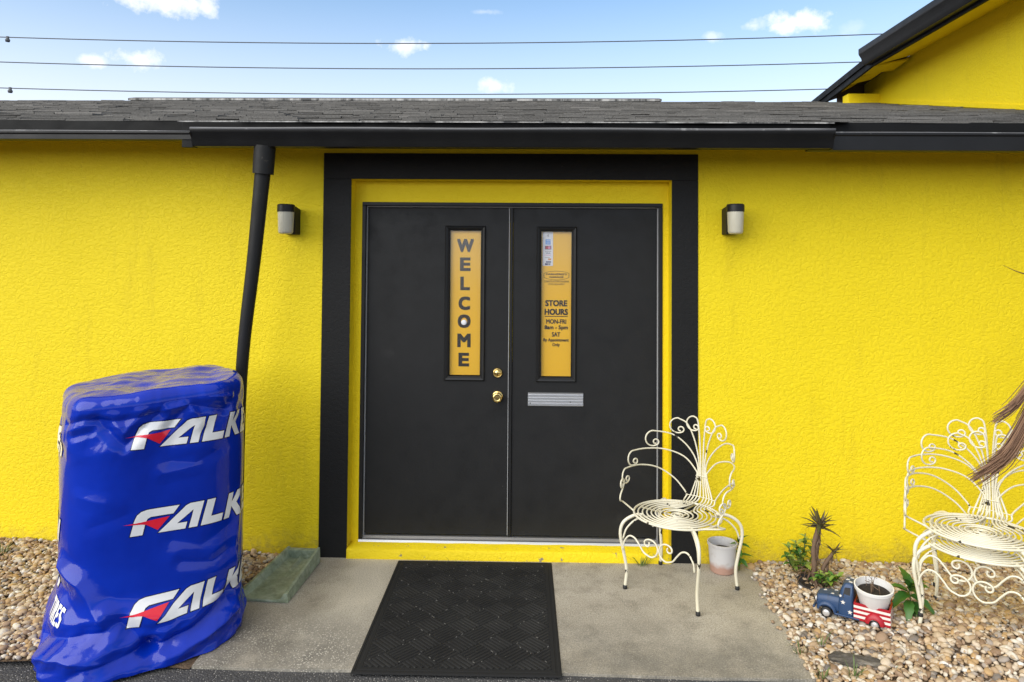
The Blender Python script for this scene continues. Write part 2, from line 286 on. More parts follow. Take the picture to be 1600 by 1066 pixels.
# ------------------------------------------------------------------ mesh helpers
class MB:
    def __init__(s): s.v = []; s.f = []
    def add(s, vs, fs):
        o = len(s.v); s.v += [tuple(p) for p in vs]; s.f += [tuple(i+o for i in f) for f in fs]; return s
    def box(s, x0, x1, y0, y1, z0, z1):
        return s.add([(x0,y0,z0),(x1,y0,z0),(x1,y1,z0),(x0,y1,z0),(x0,y0,z1),(x1,y0,z1),(x1,y1,z1),(x0,y1,z1)],
                     [(0,3,2,1),(4,5,6,7),(0,1,5,4),(1,2,6,5),(2,3,7,6),(3,0,4,7)])
    def hexa(s, p):   # 8 points, bottom 4 ccw, top 4 ccw
        return s.add(p, [(0,3,2,1),(4,5,6,7),(0,1,5,4),(1,2,6,5),(2,3,7,6),(3,0,4,7)])
    def extrude_x(s, prof, x0, x1):   # closed profile of (y,z), counter-clockwise seen from +x
        n = len(prof); vs = [(x0, y, z) for y, z in prof] + [(x1, y, z) for y, z in prof]
        return s.add(vs, [tuple(range(n))[::-1], tuple(range(n, 2*n))] + [(i, (i+1) % n, n+(i+1) % n, n+i) for i in range(n)])
    def extrude_y(s, prof, y0, y1):   # closed profile of (x,z)
        n = len(prof); vs = [(x, y0, z) for x, z in prof] + [(x, y1, z) for x, z in prof]
        return s.add(vs, [tuple(range(n)), tuple(range(n, 2*n))[::-1]] + [((i+1) % n, i, n+i, n+(i+1) % n) for i in range(n)])
    def tube(s, pts, r, n=8, closed=False, cap=True):
        pts = [Vector(p) for p in pts]; k = len(pts)
        rr = r if hasattr(r, '__len__') else [r]*k
        vs = []; prev = None
        for i, p in enumerate(pts):
            if closed: t = pts[(i+1) % k] - pts[i-1]
            else: t = pts[min(i+1, k-1)] - pts[max(i-1, 0)]
            if t.length < 1e-9: t = Vector((0, 0, 1))
            t.normalize()
            if prev is None:
                a = Vector((0, 0, 1)) if abs(t.z) < .9 else Vector((1, 0, 0)); u = t.cross(a).normalized()
            else:
                u = (prev - t*prev.dot(t)).normalized()
            prev = u; q = t.cross(u)
            for j in range(n):
                an = 2*pi*j/n; vs.append(p + (u*cos(an) + q*sin(an))*rr[i])
        fs = []
        for i in range(k if closed else k-1):
            a, b = i*n, ((i+1) % k)*n
            for j in range(n): fs.append((a+j, a+(j+1) % n, b+(j+1) % n, b+j))
        if cap and not closed: fs += [tuple(range(n))[::-1], tuple(range((k-1)*n, k*n))]
        return s.add(vs, fs)
    def lathe(s, prof, n=24, axis=None, origin=(0, 0, 0), cap=True):   # prof of (r,z); axis matrix 3x3
        R = axis or Matrix.Identity(3); o = Vector(origin); vs = []
        for r, z in prof:
            for j in range(n):
                a = 2*pi*j/n; vs.append(o + R @ Vector((r*cos(a), r*sin(a), z)))
        fs = []
        for i in range(len(prof)-1):
            for j in range(n): fs.append((i*n+j, i*n+(j+1) % n, (i+1)*n+(j+1) % n, (i+1)*n+j))
        if cap: fs += [tuple(range(n))[::-1], tuple(range((len(prof)-1)*n, len(prof)*n))]
        return s.add(vs, fs)
    def xf(s, mtx):
        s.v = [tuple(mtx @ Vector(p)) for p in s.v]; return s
    def mesh(s, name, mat, smooth=False):
        me = bpy.data.meshes.new(name); me.from_pydata(s.v, [], s.f); me.validate(); me.update()
        if mat: me.materials.append(M[mat].m)
        if smooth: me.shade_smooth()
        return me
    def build(s, name, mat, parent=None, smooth=False, bevel=0, loc=None, autosmooth=False):
        me = s.mesh(name, mat, smooth); o = link(name, me, parent)
        if loc is not None: o.location = loc
        if bevel:
            b = o.modifiers.new('bevel', 'BEVEL'); b.width = bevel; b.segments = 2; b.limit_method = 'ANGLE'; b.angle_limit = radians(40)
            me.shade_smooth(); wn = o.modifiers.new('wn', 'WEIGHTED_NORMAL')
        if autosmooth: edge_smooth(me)
        return o
def edge_smooth(me, ang=35):
    me.shade_smooth(); bm = bmesh.new(); bm.from_mesh(me)
    for e in bm.edges:
        e.smooth = not (len(e.link_faces) == 2 and e.calc_face_angle(0) > radians(ang))
    bm.to_mesh(me); bm.free()
def link(name, me, parent=None):
    o = bpy.data.objects.new(name, me); COL.objects.link(o)
    if parent: o.parent = parent
    return o
def tag(o, label=None, cat=None, group=None, kind=None):
    for k, v in (('label', label), ('category', cat), ('group', group), ('kind', kind)):
        if v: o[k] = v
    return o
def thing(name, label, cat, loc=(0, 0, 0), rz=0, group=None):
    o = bpy.data.objects.new(name, None); COL.objects.link(o); o.location = loc; o.rotation_euler = (0, 0, rz); o.empty_display_size = .1
    return tag(o, label, cat, group)
def copy_tree(o, parent=None):
    c = o.copy(); COL.objects.link(c); c.parent = parent
    for ch in list(o.children): copy_tree(ch, c)
    return c
def cr(pts, sub=6, closed=False):   # Catmull-Rom
    P = [Vector(p) for p in pts]; n = len(P); out = []
    for i in range(n if closed else n-1):
        p0 = P[i-1] if (closed or i > 0) else P[0]*2-P[1]; p1 = P[i]; p2 = P[(i+1) % n]
        p3 = P[(i+2) % n] if (closed or i+2 < n) else P[-1]*2-P[-2]
        for k in range(sub):
            t = k/sub; out.append(.5*((2*p1)+(p2-p0)*t+(2*p0-5*p1+4*p2-p3)*t*t+(3*p1-p0-3*p2+p3)*t**3))
    if not closed: out.append(P[-1])
    return out
def lettering(txt, size, bold=0.0, sx=1.0, align='CENTER'):
    c = bpy.data.curves.new('t', 'FONT'); c.body = txt; c.size = size; c.align_x = align; c.align_y = 'CENTER'; c.offset = bold; c.extrude = .0006
    c.resolution_u = 3
    o = bpy.data.objects.new('t', c); COL.objects.link(o)
    bpy.context.view_layer.update()
    me = bpy.data.meshes.new_from_object(o.evaluated_get(bpy.context.evaluated_depsgraph_get()))
    bpy.data.objects.remove(o); bpy.data.curves.remove(c)
    # stand it up to face -y
    me.transform(Matrix.Rotation(pi/2, 4, 'X') @ Matrix.Diagonal((sx, 1, 1, 1)))
    return me
def put_text(txt, x, z, y, size, parent, mat='ink', bold=0.0, width=None, name='lettering', height=None):
    me = lettering(txt, size)
    vs_ = [v.co for v in me.vertices]
    x0, x1 = min(v.x for v in vs_), max(v.x for v in vs_); z0, z1 = min(v.z for v in vs_), max(v.z for v in vs_)
    st = bold*(height or .05)                     # stroke added, relative to the letter height
    sx = (width-2*st)/(x1-x0) if width else 1; sz = (height-2*st)/(z1-z0) if height else 1
    me.transform(Matrix.Diagonal((sx, 1, sz, 1)) @ Matrix.Translation((-(x0+x1)/2, 0, -(z0+z1)/2)))
    if st:
        bm = bmesh.new()
        for k, (ox, oz) in enumerate(((-st, -st), (st, -st), (-st, st), (st, st), (0, 0), (-st, 0), (st, 0))):
            m2 = me.copy(); m2.transform(Matrix.Translation((ox, -.00012*k, oz))); bm.from_mesh(m2); bpy.data.meshes.remove(m2)
        bm.to_mesh(me); bm.free()
    me.materials.clear(); me.materials.append(M[mat].m)
    o = link(name, me, parent); o.location = (x, y, z); return o

# ================================================================== SETTING
# asphalt car park out to the horizon
b = MB(); b.add([(-600, -600, -.012), (600, -600, -.012), (600, 600, -.012), (-600, 600, -.012)], [(0, 1, 2, 3)])
tag(b.build('car_park', 'asphalt'), kind='structure')
FRONT = -1.138; FRONT_R = -1.34
# concrete slab in front of the door, wobbly edges
def slab():
    b = MB(); n = 40
    top = []
    for i in range(n+1):
        t = i/n; top.append((-1.42 + 2.635*t, FRONT - .006*sin(9*t) + .006*noise.noise(Vector((t*14, 0, 3)))))
    for i in range(21):
        t = i/20; top.append((1.215 + .075*t + .006*noise.noise(Vector((t*8, 5, 1))), FRONT + (1.13)*t if i else FRONT))
    for i in range(21):
        t = i/20; top.append((-1.42 + .008*noise.noise(Vector((t*8, 9, 1))), -.008 + (FRONT+.008)*t*.999))
    k = len(top)
    vs_ = [(x, y, 0) for x, y in top] + [(x, y, -.12) for x, y in top]
    b.add(vs_, [tuple(range(k))] + [((i+1) % k, i, k+i, k+(i+1) % k) for i in range(k)])
    return tag(b.build('concrete_path', 'concrete', bevel=.006), kind='structure')
slab()

# gravel beds: soil surface + pebbles
def mound(x, y):
    if x < 0:
        t = max(0, min(1, (-x-1.42)/1.6)); u = max(0, min(1, (y+1.1)/1.1))
        h = .004 + .055*t*u*u + .02*min(1, max(0, (-x-1.42)/.25))
    else:
        u = max(0, min(1, (y+1.1)/1.1)); e = min(1, max(0, (x-1.27)/.25))
        h = .004 + .012*e + .012*u*e
        dx, dy = min(0, x-2.2)/.30, max(0, y+.98)/.30
        h += .125*math.exp(-.5*(dx*dx+dy*dy))*max(0, min(1, (y+1.34)/.20))
    return h + .012*(noise.noise(Vector((x*3.1, y*3.1, 2.7))))*min(1, max(0, (abs(x+.07)-1.36)/.3))
def bed_edges(y, side):
    t = max(0, (y-FRONT)/1.13)
    return (-1.425) if side < 0 else 1.218+.075*t
def bed(side, x_far):
    b = MB(); nx, ny = 60, 36; f0 = (FRONT if side < 0 else FRONT_R)-.01
    for j in range(ny+1):
        y = f0 - (f0)*j/ny; e = bed_edges(y, side)
        for i in range(nx+1):
            x = e + (x_far-e)*i/nx; b.v.append((x, y, mound(x, y)-.012))
    for j in range(ny):
        for i in range(nx):
            q = (j*(nx+1)+i, j*(nx+1)+i+1, (j+1)*(nx+1)+i+1, (j+1)*(nx+1)+i); b.f.append(q if side > 0 else q[::-1])
    return tag(b.build('gravel_bed', 'soil', smooth=True), kind='structure')
bed(-1, -4.6); bed(1, 4.4)
def ico_templates(k):
    out_ = []
    for i in range(k):
        bm = bmesh.new(); bmesh.ops.create_icosphere(bm, subdivisions=2, radius=1)
        for v in bm.verts:
            v.co *= 1 + .28*noise.noise(v.co*1.1 + Vector((i*7.3, 1, 2)))
            v.co.z *= 1
        out_.append((np.array([v.co[:] for v in bm.verts], np.float32), np.array([[q.index for q in f.verts] for f in bm.faces], np.int32))); bm.free()
    return out_
ICO = ico_templates(8)
def pebbles(name, pts, label=None, extra=None):
    VV = []; FF = []; off = 0
    rng = np.random.default_rng(11)
    for (x, y, z, r) in pts:
        tv, tf = ICO[rng.integers(len(ICO))]
        s = np.array([r*rng.uniform(.85, 1.35), r*rng.uniform(.7, 1.05), r*rng.uniform(.45, .75)])
        a, t1, t2 = rng.uniform(0, 6.28), rng.normal(0, .35), rng.normal(0, .35)
        Rm = np.array(Matrix.Rotation(a, 3, 'Z') @ Matrix.Rotation(t1, 3, 'X') @ Matrix.Rotation(t2, 3, 'Y'))
        VV.append((tv*s) @ Rm.T + np.array([x, y, z])); FF.append(tf+off); off += len(tv)
    V = np.concatenate(VV).astype(np.float32); F = np.concatenate(FF).astype(np.int32)
    me = bpy.data.meshes.new(name); me.vertices.add(len(V)); me.vertices.foreach_set('co', V.ravel())
    me.loops.add(F.size); me.loops.foreach_set('vertex_index', F.ravel())
    me.polygons.add(len(F)); me.polygons.foreach_set('loop_start', np.arange(0, F.size, 3, dtype=np.int32)); me.polygons.foreach_set('loop_total', np.full(len(F), 3, np.int32))
    me.update(calc_edges=True); me.shade_smooth(); me.materials.append(M['gravel'].m)
    return tag(link(name, me), kind='stuff')
def gravel_pts(side, x_in, x_far):
    P = []; rnd = random.Random(3+side)
    step = .0165; y = (FRONT if side < 0 else FRONT_R)+.004
    while y < -.006:
        e = bed_edges(y, side); x = min(x_in, x_far) if side < 0 else e
        xs, xe = (x_far, e) if side < 0 else (e, x_far)
        x = xs
        while x < xe:
            r = rnd.choice((.007, .0085, .010, .011, .012, .0135, .016, .019)) * rnd.uniform(.8, 1.15)
            if rnd.random() < .025: r *= 1.5
            px, py = x + rnd.uniform(-.011, .011), y + rnd.uniform(-.011, .011)
            px = min(xe+.004, max(xs-.004, px)); py = min(-.012, py)
            if side < 0 and py < -.98 and px > -1.75: x += step; continue
            P.append((px, py, mound(px, py) - .004 + rnd.uniform(-.004, .007), r))
            x += step
        y += step
    return P
pl_ = gravel_pts(-1, -1.43, -3.35)
pr_ = gravel_pts(1, 1.29, 3.6)
for k in range(48):   # strays on the path by the bed
    t = random.random(); y = FRONT + 1.1*t; pr_.append((bed_edges(y, 1) - abs(random.gauss(0, .02)), y, .006, random.uniform(.007, .012)))
pebbles('gravel', pl_); pebbles('gravel', pr_)

# ================================================================== GARAGE BUILDING
garage = thing('garage_building', 'low yellow stucco garage with black framed double door and shingle roof', 'building', (0, 0, 0))
OX0, OX1, OZ = at_y(546, 560).x, at_y(1049, 560).x, (at_y(548, 280).z + at_y(1048, 282).z)/2   # wall opening
BX0, BX1, BZ = at_y(502, 560).x, at_y(1090.5, 560).x, at_y(800, 240.5).z                        # black painted border
EAVE_Y = -.33
WT = 2.50
b = MB()
b.box(-7.5, OX0, 0, .2, -.15, WT); b.box(OX1, 4.2, 0, .2, -.15, WT); b.box(OX0, OX1, 0, .2, OZ, WT)
b.box(-7.5, -7.3, .2, 8.6, -.15, WT); b.box(-7.5, 4.2, 8.6, 8.8, -.15, WT)
b.build('wall', 'yellow', garage)
# black border, a slightly proud trowelled band
bt = .007
for x0, x1, z0, z1 in ((BX0, OX0, -.01, OZ), (OX1, BX1, -.01, OZ), (BX0, BX1, OZ, BZ)):
    b = MB(); nx, nz = max(2, int((x1-x0)/.05)), max(2, int((z1-z0)/.05))
    b.box(x0, x1, -bt, -.0005, z0, z1); b.build('door_border', 'black_stucco', garage, bevel=.003)
# plaster reveal set back inside the opening
RY = .095
FX0, FX1, FZ = at_y(563.5, 560, RY).x, at_y(1035, 560, RY).x, at_y(800, 317, RY).z
b = MB(); b.box(OX0, FX0, RY, .2, 0, OZ); b.box(FX1, OX1, RY, .2, 0, OZ); b.box(FX0, FX1, RY, .2, FZ, OZ)
b.build('door_reveal', 'yellow_smooth', garage)
# worn yellow step
STZ = .058
b = MB(); n = 60
def stp(i, y, z, s):
    x = OX0 + .002 + (OX1-OX0-.004)*i/n
    return (x, y + .004*noise.noise(Vector((x*9, s, 0))), z + .004*noise.noise(Vector((x*7, s*3, 4))))
for i in range(n+1):
    b.v += [stp(i, -.022, -.02, 0), stp(i, -.022, STZ*.82, 1), stp(i, -.012, STZ, 2), stp(i, .3, STZ+.004, 3)]
for i in range(n):
    for j in range(3): b.f.append((i*4+j, i*4+4+j, i*4+5+j, i*4+1+j))
b.f += [(0, 1, 2, 3), (n*4+3, n*4+2, n*4+1, n*4)]
b.build('door_step', 'yellow_step', garage, smooth=True)
b = MB(); b.extrude_x([(.30, STZ), (.30, .085), (.115, .085), (.10, .075), (.083, .072), (.08, STZ)][::-1], FX0+.002, FX1-.002)
b.build('threshold', 'alu', garage)
# black door frame
DY = .128
JW = .022
b = MB(); b.box(FX0, FX0+JW, .088, .2, STZ+.001, FZ-.022); b.box(FX1-JW, FX1, .088, .2, STZ+.001, FZ-.022); b.box(FX0, FX1, .088, .2, FZ-.022, FZ)
b.build('door_frame', 'frame', garage, bevel=.003)
b = MB(); e = .0055
b.box(FX0+JW, FX0+JW+e, .118, .16, .085, FZ-.022-e); b.box(FX1-JW-e, FX1-JW, .118, .16, .085, FZ-.022-e); b.box(FX0+JW, FX1-JW, .118, .16, FZ-.022-e, FZ-.022)
b.build('weatherstrip', 'weather', garage)
DX0, DX1, DZ1 = FX0+JW+e+.001, FX1-JW-e-.001, FZ-.022-e-.002
seam = at_y(795, 560, DY).x
DZ0 = .095
def pane_rect(x0, y0, x1, y1):
    a, c = at_y(x0, y0, DY), at_y(x1, y1, DY); return a.x, c.x, c.z, a.z
def door_leaf(x0, x1, win, label):
    wx0, wx1, wz0, wz1 = win
    dr = thing('x', label, 'x')
    b = MB(); y0, y1 = DY, DY+.045
    b.box(x0, wx0, y0, y1, DZ0, DZ1); b.box(wx1, x1, y0, y1, DZ0, DZ1); b.box(wx0, wx1, y0, y1, DZ0, wz0); b.box(wx0, wx1, y0, y1, wz1, DZ1)
    bpy.data.objects.remove(dr)
    dr = b.build('door', 'door', garage); dr['label'] = label
    # raised lite moulding, mitred profile
    b = MB(); mw = .028
    prof = [(0, 0), (.0, .006), (.007, .014), (.016, .011), (.022, .006), (mw, .001)]   # (inwards offset, proud)
    rings = [[(wx0-mw+o, DY-p, wz0-mw+o), (wx1+mw-o, DY-p, wz0-mw+o), (wx1+mw-o, DY-p, wz1+mw-o), (wx0-mw+o, DY-p, wz1+mw-o)] for o, p in prof]
    rings.append([(wx0, DY+.018, wz0), (wx1, DY+.018, wz0), (wx1, DY+.018, wz1), (wx0, DY+.018, wz1)])
    for r_ in rings: b.v += r_
    for i in range(len(rings)-1):
        for j in range(4): b.f.append((i*4+j, i*4+(j+1) % 4, (i+1)*4+(j+1) % 4, (i+1)*4+j))
    b.build('window_frame', 'frame', dr)
    b = MB(); b.box(wx0, wx1, DY+.0185, DY+.022, wz0, wz1); b.build('glass_pane', 'glass', dr)
    b = MB(); b.box(wx0+.004, wx1-.004, DY+.0265, DY+.029, wz0+.003, wz1-.004); b.build('sign_sheet', 'sheet', dr)
    return dr
LW = pane_rect(703, 360, 750, 588); RW = pane_rect(846, 361.5, 893, 590)
dl = door_leaf(DX0, seam-.006, LW, 'charcoal door leaf with WELCOME panel, knob and deadbolt')
drr = door_leaf(seam+.022, DX1, RW, 'charcoal door leaf with store hours panel and mail slot')
b = MB(); b.box(seam-.004, seam-.0005, DY-.006, DY+.03, DZ0, DZ1); b.build('weatherstrip', 'weather', garage)
b = MB(); b.box(seam+.0045, seam+.019, DY-.011, DY+.03, DZ0, DZ1); b.build('astragal', 'frame', garage, bevel=.002)
TY = DY+.0258
cxl = (LW[0]+LW[1])/2 - .002
for ch, py, in zip('WELCOME', (384, 413, 443, 474, 502, 532, 562)):
    wd = {'W': 26, 'E': 16.5, 'L': 15, 'C': 18, 'O': 20, 'M': 20.5}[ch]/253
    put_text(ch, cxl - (0.004 if py > 450 else 0), at_y(725, py, TY).z, TY, .1, dl, width=wd, height=21/253, bold=.055, name='letter')
b = MB(); b.lathe([(.017, 0), (.017, .003), (.013, .005), (.006, .006), (.001, .0065)], 20, Matrix.Rotation(pi/2, 3, 'X'), tuple(at_y(725, 504, DY+.018)))
b.build('round_white_disc', 'sticker', dl, smooth=True)  # small domed white disc at the letter O
cxr = (RW[0]+RW[1])/2
def rt(txt, py, h, wpx, bold=.0, x=cxr, name='lettering', mat='ink'):
    put_text(txt, x, at_y(869, py, TY).z, TY, .1, drr, width=wpx/253, height=h/253, bold=bold, name=name, mat=mat)
rt("FARNERIS'S", 428.6, 3.0, 32, .03); rt('GARAGE', 433.2, 2.8, 22, .03)
rt('COMPLETE AUTOMOTIVE REPAIR', 440, 3.0, 38.5, 0); rt('(727) 843-8707', 444.6, 3.2, 25, 0)
rt('STORE', 474, 9.6, 34, .05); rt('HOURS', 487.5, 9.6, 36, .05); rt('MON-FRI', 502.5, 7, 31, .035); rt('8am - 5pm', 512.5, 8, 36, .035)
rt('SAT', 522.7, 7, 13, .035); rt('By Appointment', 532, 6.2, 39, .025); rt('Only', 539.5, 6.2, 11.5, .025)
b = MB(); z = at_y(869, 494.5, TY).z; b.box(cxr-.070, cxr+.070, TY-.0006, TY, z-.0022, z+.0022); b.build('underline', 'ink', drr)
# barrel-shaped badge outline
b = MB(); z0 = at_y(869, 430.6, TY).z; ring = []
for k in range(48):
    a = 2*pi*k/48; x = .0775*max(-1, min(1, 1.12*cos(a))); zz = .0275*sin(a) if abs(1.12*cos(a)) < 1 else .0275*sin(a)
    ring.append((x, zz))
for sc_ in (1.0, .93): b.v += [(cxr+x*(1-(1-sc_)*.5), TY-.0004, z0+zz*sc_) for x, zz in ring]
b.f = [(k, (k+1) % 48, 48+(k+1) % 48, 48+k) for k in range(48)]
b.build('badge_outline', 'ink', drr)
# payment sticker
sx0, sx1 = at_y(848, 400, TY).x, at_y(864, 400, TY).x; sz0, sz1 = at_y(855, 415.5, TY).z, at_y(855, 362.5, TY).z
b = MB(); b.box(sx0, sx1, TY-.001, TY+.0004, sz0, sz1); st = b.build('payment_sticker', 'sticker', drr)
sy = TY-.0014
def patch(px0, py0, px1, py1, mat, lay=0):
    a, c = at_y(px0, py0, sy), at_y(px1, py1, sy); b = MB(); b.box(a.x, c.x, sy-.0004*(lay+1), sy+.0003-.0004*lay, c.z, a.z); b.build('card_logo', mat, drr)
patch(852.3, 374.2, 860.2, 382.3, 'sky_blue'); patch(854.0, 376, 860.0, 377, 'sticker', 1); patch(854.0, 379.4, 859.2, 380.4, 'sticker', 1)
patch(851.5, 384.2, 861.3, 390, 'navy_ink'); patch(852.6, 385, 857.4, 389.2, 'red_ink', 1); patch(856.6, 385, 860.2, 389.2, 'pink_ink', 2)
patch(851.5, 392.2, 861, 393.2, 'grey_ink'); rt('VISA', 395.8, 2.4, 7.5, .04, at_y(856.3, 396, sy).x, mat='navy_ink'); patch(851.5, 398.4, 861, 399.2, 'pink_ink')
patch(851.8, 402.4, 859, 403.2, 'grey_ink'); patch(856.5, 404, 861, 406.6, 'orange_ink'); patch(853, 408.5, 861, 410.5, 'navy_ink'); patch(851.5, 411.4, 856, 414.4, 'navy_ink'); patch(856.5, 411.4, 860, 414.4, 'grey_ink')
b = MB(); c0 = at_y(855.3, 368.4, sy)
for k, r_ in enumerate((.006, .010, .014)):
    b.tube([(c0.x - .006 + r_*cos(a), sy, c0.z + r_*sin(a)) for a in np.linspace(-.7, .7, 8)], .0011, 5)
b.build('contactless_mark', 'grey_ink', drr)
# knob and deadbolt
RXm = Matrix.Rotation(pi/2, 3, 'X')
p = at_y(777.5, 619, DY)
b = MB(); b.lathe([(.033, 0), (.033, .004), (.030, .009), (.016, .012), (.013, .020), (.013, .030), (.020, .036), (.0285, .044), (.030, .052), (.027, .060), (.018, .0645), (.017, .063), (.014, .063), (.001, .064)], 32, RXm, tuple(p))
kn = b.build('door_knob', 'brass', dl, smooth=True)
b = MB(); b.box(p.x-.0015, p.x+.0015, p.y-.0652, p.y-.063, p.z-.006, p.z+.006); b.build('keyhole', 'brass_dark', dl)
p = at_y(777.5, 582.5, DY)
b = MB(); b.lathe([(.031, 0), (.031, .003), (.027, .013), (.023, .016), (.0225, .013), (.020, .013), (.0195, .017), (.001, .018)], 32, RXm, tuple(p)); b.build('deadbolt', 'brass', dl, smooth=True)
b = MB(); b.box(p.x-.0015, p.x+.0015, p.y-.0195, p.y-.0175, p.z-.006, p.z+.006); b.build('keyhole', 'brass_dark', dl)
# ribbed mail slot
a, c = at_y(825, 613, DY), at_y(911, 636, DY)
b = MB(); hgt = a.z - c.z; pr2 = [(DY+.001, c.z), (DY+.001, a.z)]
zs = []; nrib = 5
for k in range(nrib):
    z1 = a.z - hgt*k/nrib; z0 = a.z - hgt*(k+1)/nrib; dz = (z1-z0)
    zs += [(DY-.004, z1-.001), (DY-.010, z1-dz*.28), (DY-.010, z1-dz*.62), (DY-.004, z0+.002)]
prof = [(DY+.001, a.z)] + zs + [(DY+.001, c.z)]
b.extrude_x(prof, a.x, c.x); ms = b.build('mail_slot', 'alu', drr)
for px, py in ((891, 628.5), (828.5, 630)):
    q = at_y(px, py, DY-.010); b = MB(); b.lathe([(.003, 0), (.003, .0015), (.001, .002)], 8, RXm, (q.x, DY-.0095, q.z)); b.build('screw', 'ink', drr)

# ---- eaves
def yz(px, py, v): return at_y(px, py, v).z
FV = EAVE_Y
xl, xr = at_y(297, 210, FV).x, at_y(1258, 220, FV).x
zA, zB, zC = yz(150, 187, FV), yz(150, 204, FV), yz(150, 218.5, FV)
# left and right: fascia board + box gutter section below; the middle: a prouder K-profile gutter
def fascia(x0, x1, z0, z1, y=FV): 
    b = MB(); b.box(x0, x1, y, y+.025, z0, z1); return b.build('fascia_board', 'fascia', garage, bevel=.002)
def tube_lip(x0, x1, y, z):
    b = MB(); b.tube([(x, y-.002, z+.001*sin(x*4)) for x in np.linspace(x0, x1, 24)], .0042, 6); return b.build('gutter_lip_highlight', 'lip', garage, smooth=True)  # thin bead added to carry the painted highlight along the lip
def gutter_low(x0, x1, ztop, zbot, y):
    b = MB(); b.extrude_x([(y+.0, zbot+.004), (FV-.001, zbot), (FV-.001, ztop-.01), (FV-.012, ztop-.01), (y+.012, ztop-.012), (y+.01, ztop), (y-.006, ztop), (y-.006, ztop-.012), (y, ztop-.018)][::-1], x0, x1)
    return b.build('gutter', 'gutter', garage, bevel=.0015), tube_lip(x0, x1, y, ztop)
zA, zB, zC = yz(150, 187.5, FV), yz(150, 205, FV-.03), yz(150, 219, FV-.03)
fascia(-7.6, xl+.02, zC+.012, zA); gutter_low(-7.6, xl+.03, zB, zC, FV-.035)
zA2, zB2, zC2 = yz(1450, 191.5, FV), yz(1450, 208.5, FV-.03), yz(1450, 237, FV-.03)
fascia(xr-.02, 4.25, zC2+.02, zA2); gutter_low(xr, 4.25, zB2, zC2, FV-.04)
GV = FV-.115
gx0, gx1 = at_y(296, 218, GV).x, at_y(1306, 220, GV).x
cz1 = yz(800, 191, FV-.03)
b = MB(); b.box(xl-.03, xr+.12, FV-.03, FV-.002, yz(800, 232, FV-.03), cz1); b.build('fascia_board', 'fascia', garage, bevel=.002)
gt, gb = yz(800, 202.5, GV), yz(800, 230, GV+.03)
prof = [(FV-.0305, gb), (GV+.035, gb), (GV+.026, gb+.022), (GV+.020, gb+.045), (GV+.004, gb+.068), (GV, gb+.078), (GV, gt), (GV+.012, gt), (GV+.012, gt-.012), (GV+.008, gt-.012), (GV+.009, gb+.078), (GV+.04, gb+.02), (FV-.034, gb+.006), (FV-.034, gt-.004), (FV-.0305, gt-.004)]
b = MB(); b.extrude_x(prof[::-1], gx0, gx1)
b.build('gutter', 'gutter', garage, autosmooth=True)
for xx in (gx0, gx1-.003):
    b = MB(); b.extrude_x([(FV-.031, gb-.004), (GV+.034, gb-.004), (GV+.02, gb+.045), (GV-.004, gb+.07), (GV-.004, gt-.02), (FV-.031, gt-.02)][::-1], xx-.002, xx+.004)
    b.build('gutter_end_cap', 'gutter', garage)
b = MB(); b.tube([(x, GV+.004, gt+.003+.0015*sin(x*5)) for x in np.linspace(gx0, gx1, 30)], .0075, 8); b.build('gutter_lip_highlight', 'lip', garage, smooth=True)  # pale bead, highlight painted along the middle gutter's top edge
b = MB()
for xx in np.arange(gx0+.4, gx1, .78):
    b = MB(); b.box(xx, xx+.022, GV-.002, FV-.031, gt+.0005, gt+.004); b.build('gutter_hanger', 'gutter', garage)
b = MB(); b.box(-7.6, 4.25, FV+.026, -.0005, WT-.030, WT-.018); b.build('soffit', 'yellow_smooth', garage)
# ---- roof: deck + shingles
RS = .2564; EZ = yz(800, 189.5, FV-.03)
ER = 5.24                                         # run to the ridge
def roofz(y): return EZ + RS*(y-(FV-.03))
y0 = FV-.03; yr = y0+ER
zt = .02
b = MB(); b.extrude_x([(y0+.07, roofz(y0+.07)-.012), (yr, roofz(yr)-.012), (yr+ER, roofz(y0)-.012), (yr+ER, roofz(y0)-.06), (yr, roofz(yr)-.06), (y0+.07, roofz(y0+.07)-.06)], -7.7, 4.02)
roof = b.build('roof', 'shingle', garage)
cosr = 1/sqrt(1+RS*RS)
def shingle_geo(x0, x1, yb, yt, th, lift, sk=0):
    # wedge lying on the slope
    zb, z2 = roofz(yb)-.010+lift, roofz(yt)-.012
    return [(x0, yb+sk, zb), (x1, yb-sk, zb), (x1, yt, z2), (x0, yt, z2), (x0, yb+sk, zb+th), (x1, yb-sk, zb+th), (x1, yt, z2+.002), (x0, yt, z2+.002)]
rnd = random.Random(5)
cand = []
expo = .137
ncourse = int(ER/expo)
for c in range(ncourse):
    yb = y0 + c*expo; yt = yb + expo*1.55
    if yt > yr: yt = yr
    x = -7.7 + rnd.uniform(0, .3)
    while x < 4.0:
        wd = rnd.choice((.14, .2, .26, .33)) if c > 0 else .33
        x2 = min(x+wd, 4.0)
        central = -1.86 < x < 1.62 and c <= 1
        if c == 0 and not central:
            # side eaves stop a little short: the middle strip laps over the gutter
            ybb = yb + .03
        else: ybb = yb - (.025 if c == 0 else 0)
        cand.append((x, x2-.006, ybb + rnd.uniform(-.004, .004), yt, rnd.choice((.004, .006, .009, .012)), rnd.uniform(.002, .008) + (.006 if central else 0), rnd.uniform(-.004, .004), c))
        x = x2
def inview(s):
    d = (s[2]+CAM_D); px = 827 + (s[0]+s[1])/2/d*1100
    return -20 < px < 1620
order = sorted([i for i, s in enumerate(cand) if inview(s)], key=lambda i: -(cand[i][1]-cand[i][0])/(cand[i][2]+CAM_D)**2)
single = set(order[:290])
stuff = MB()
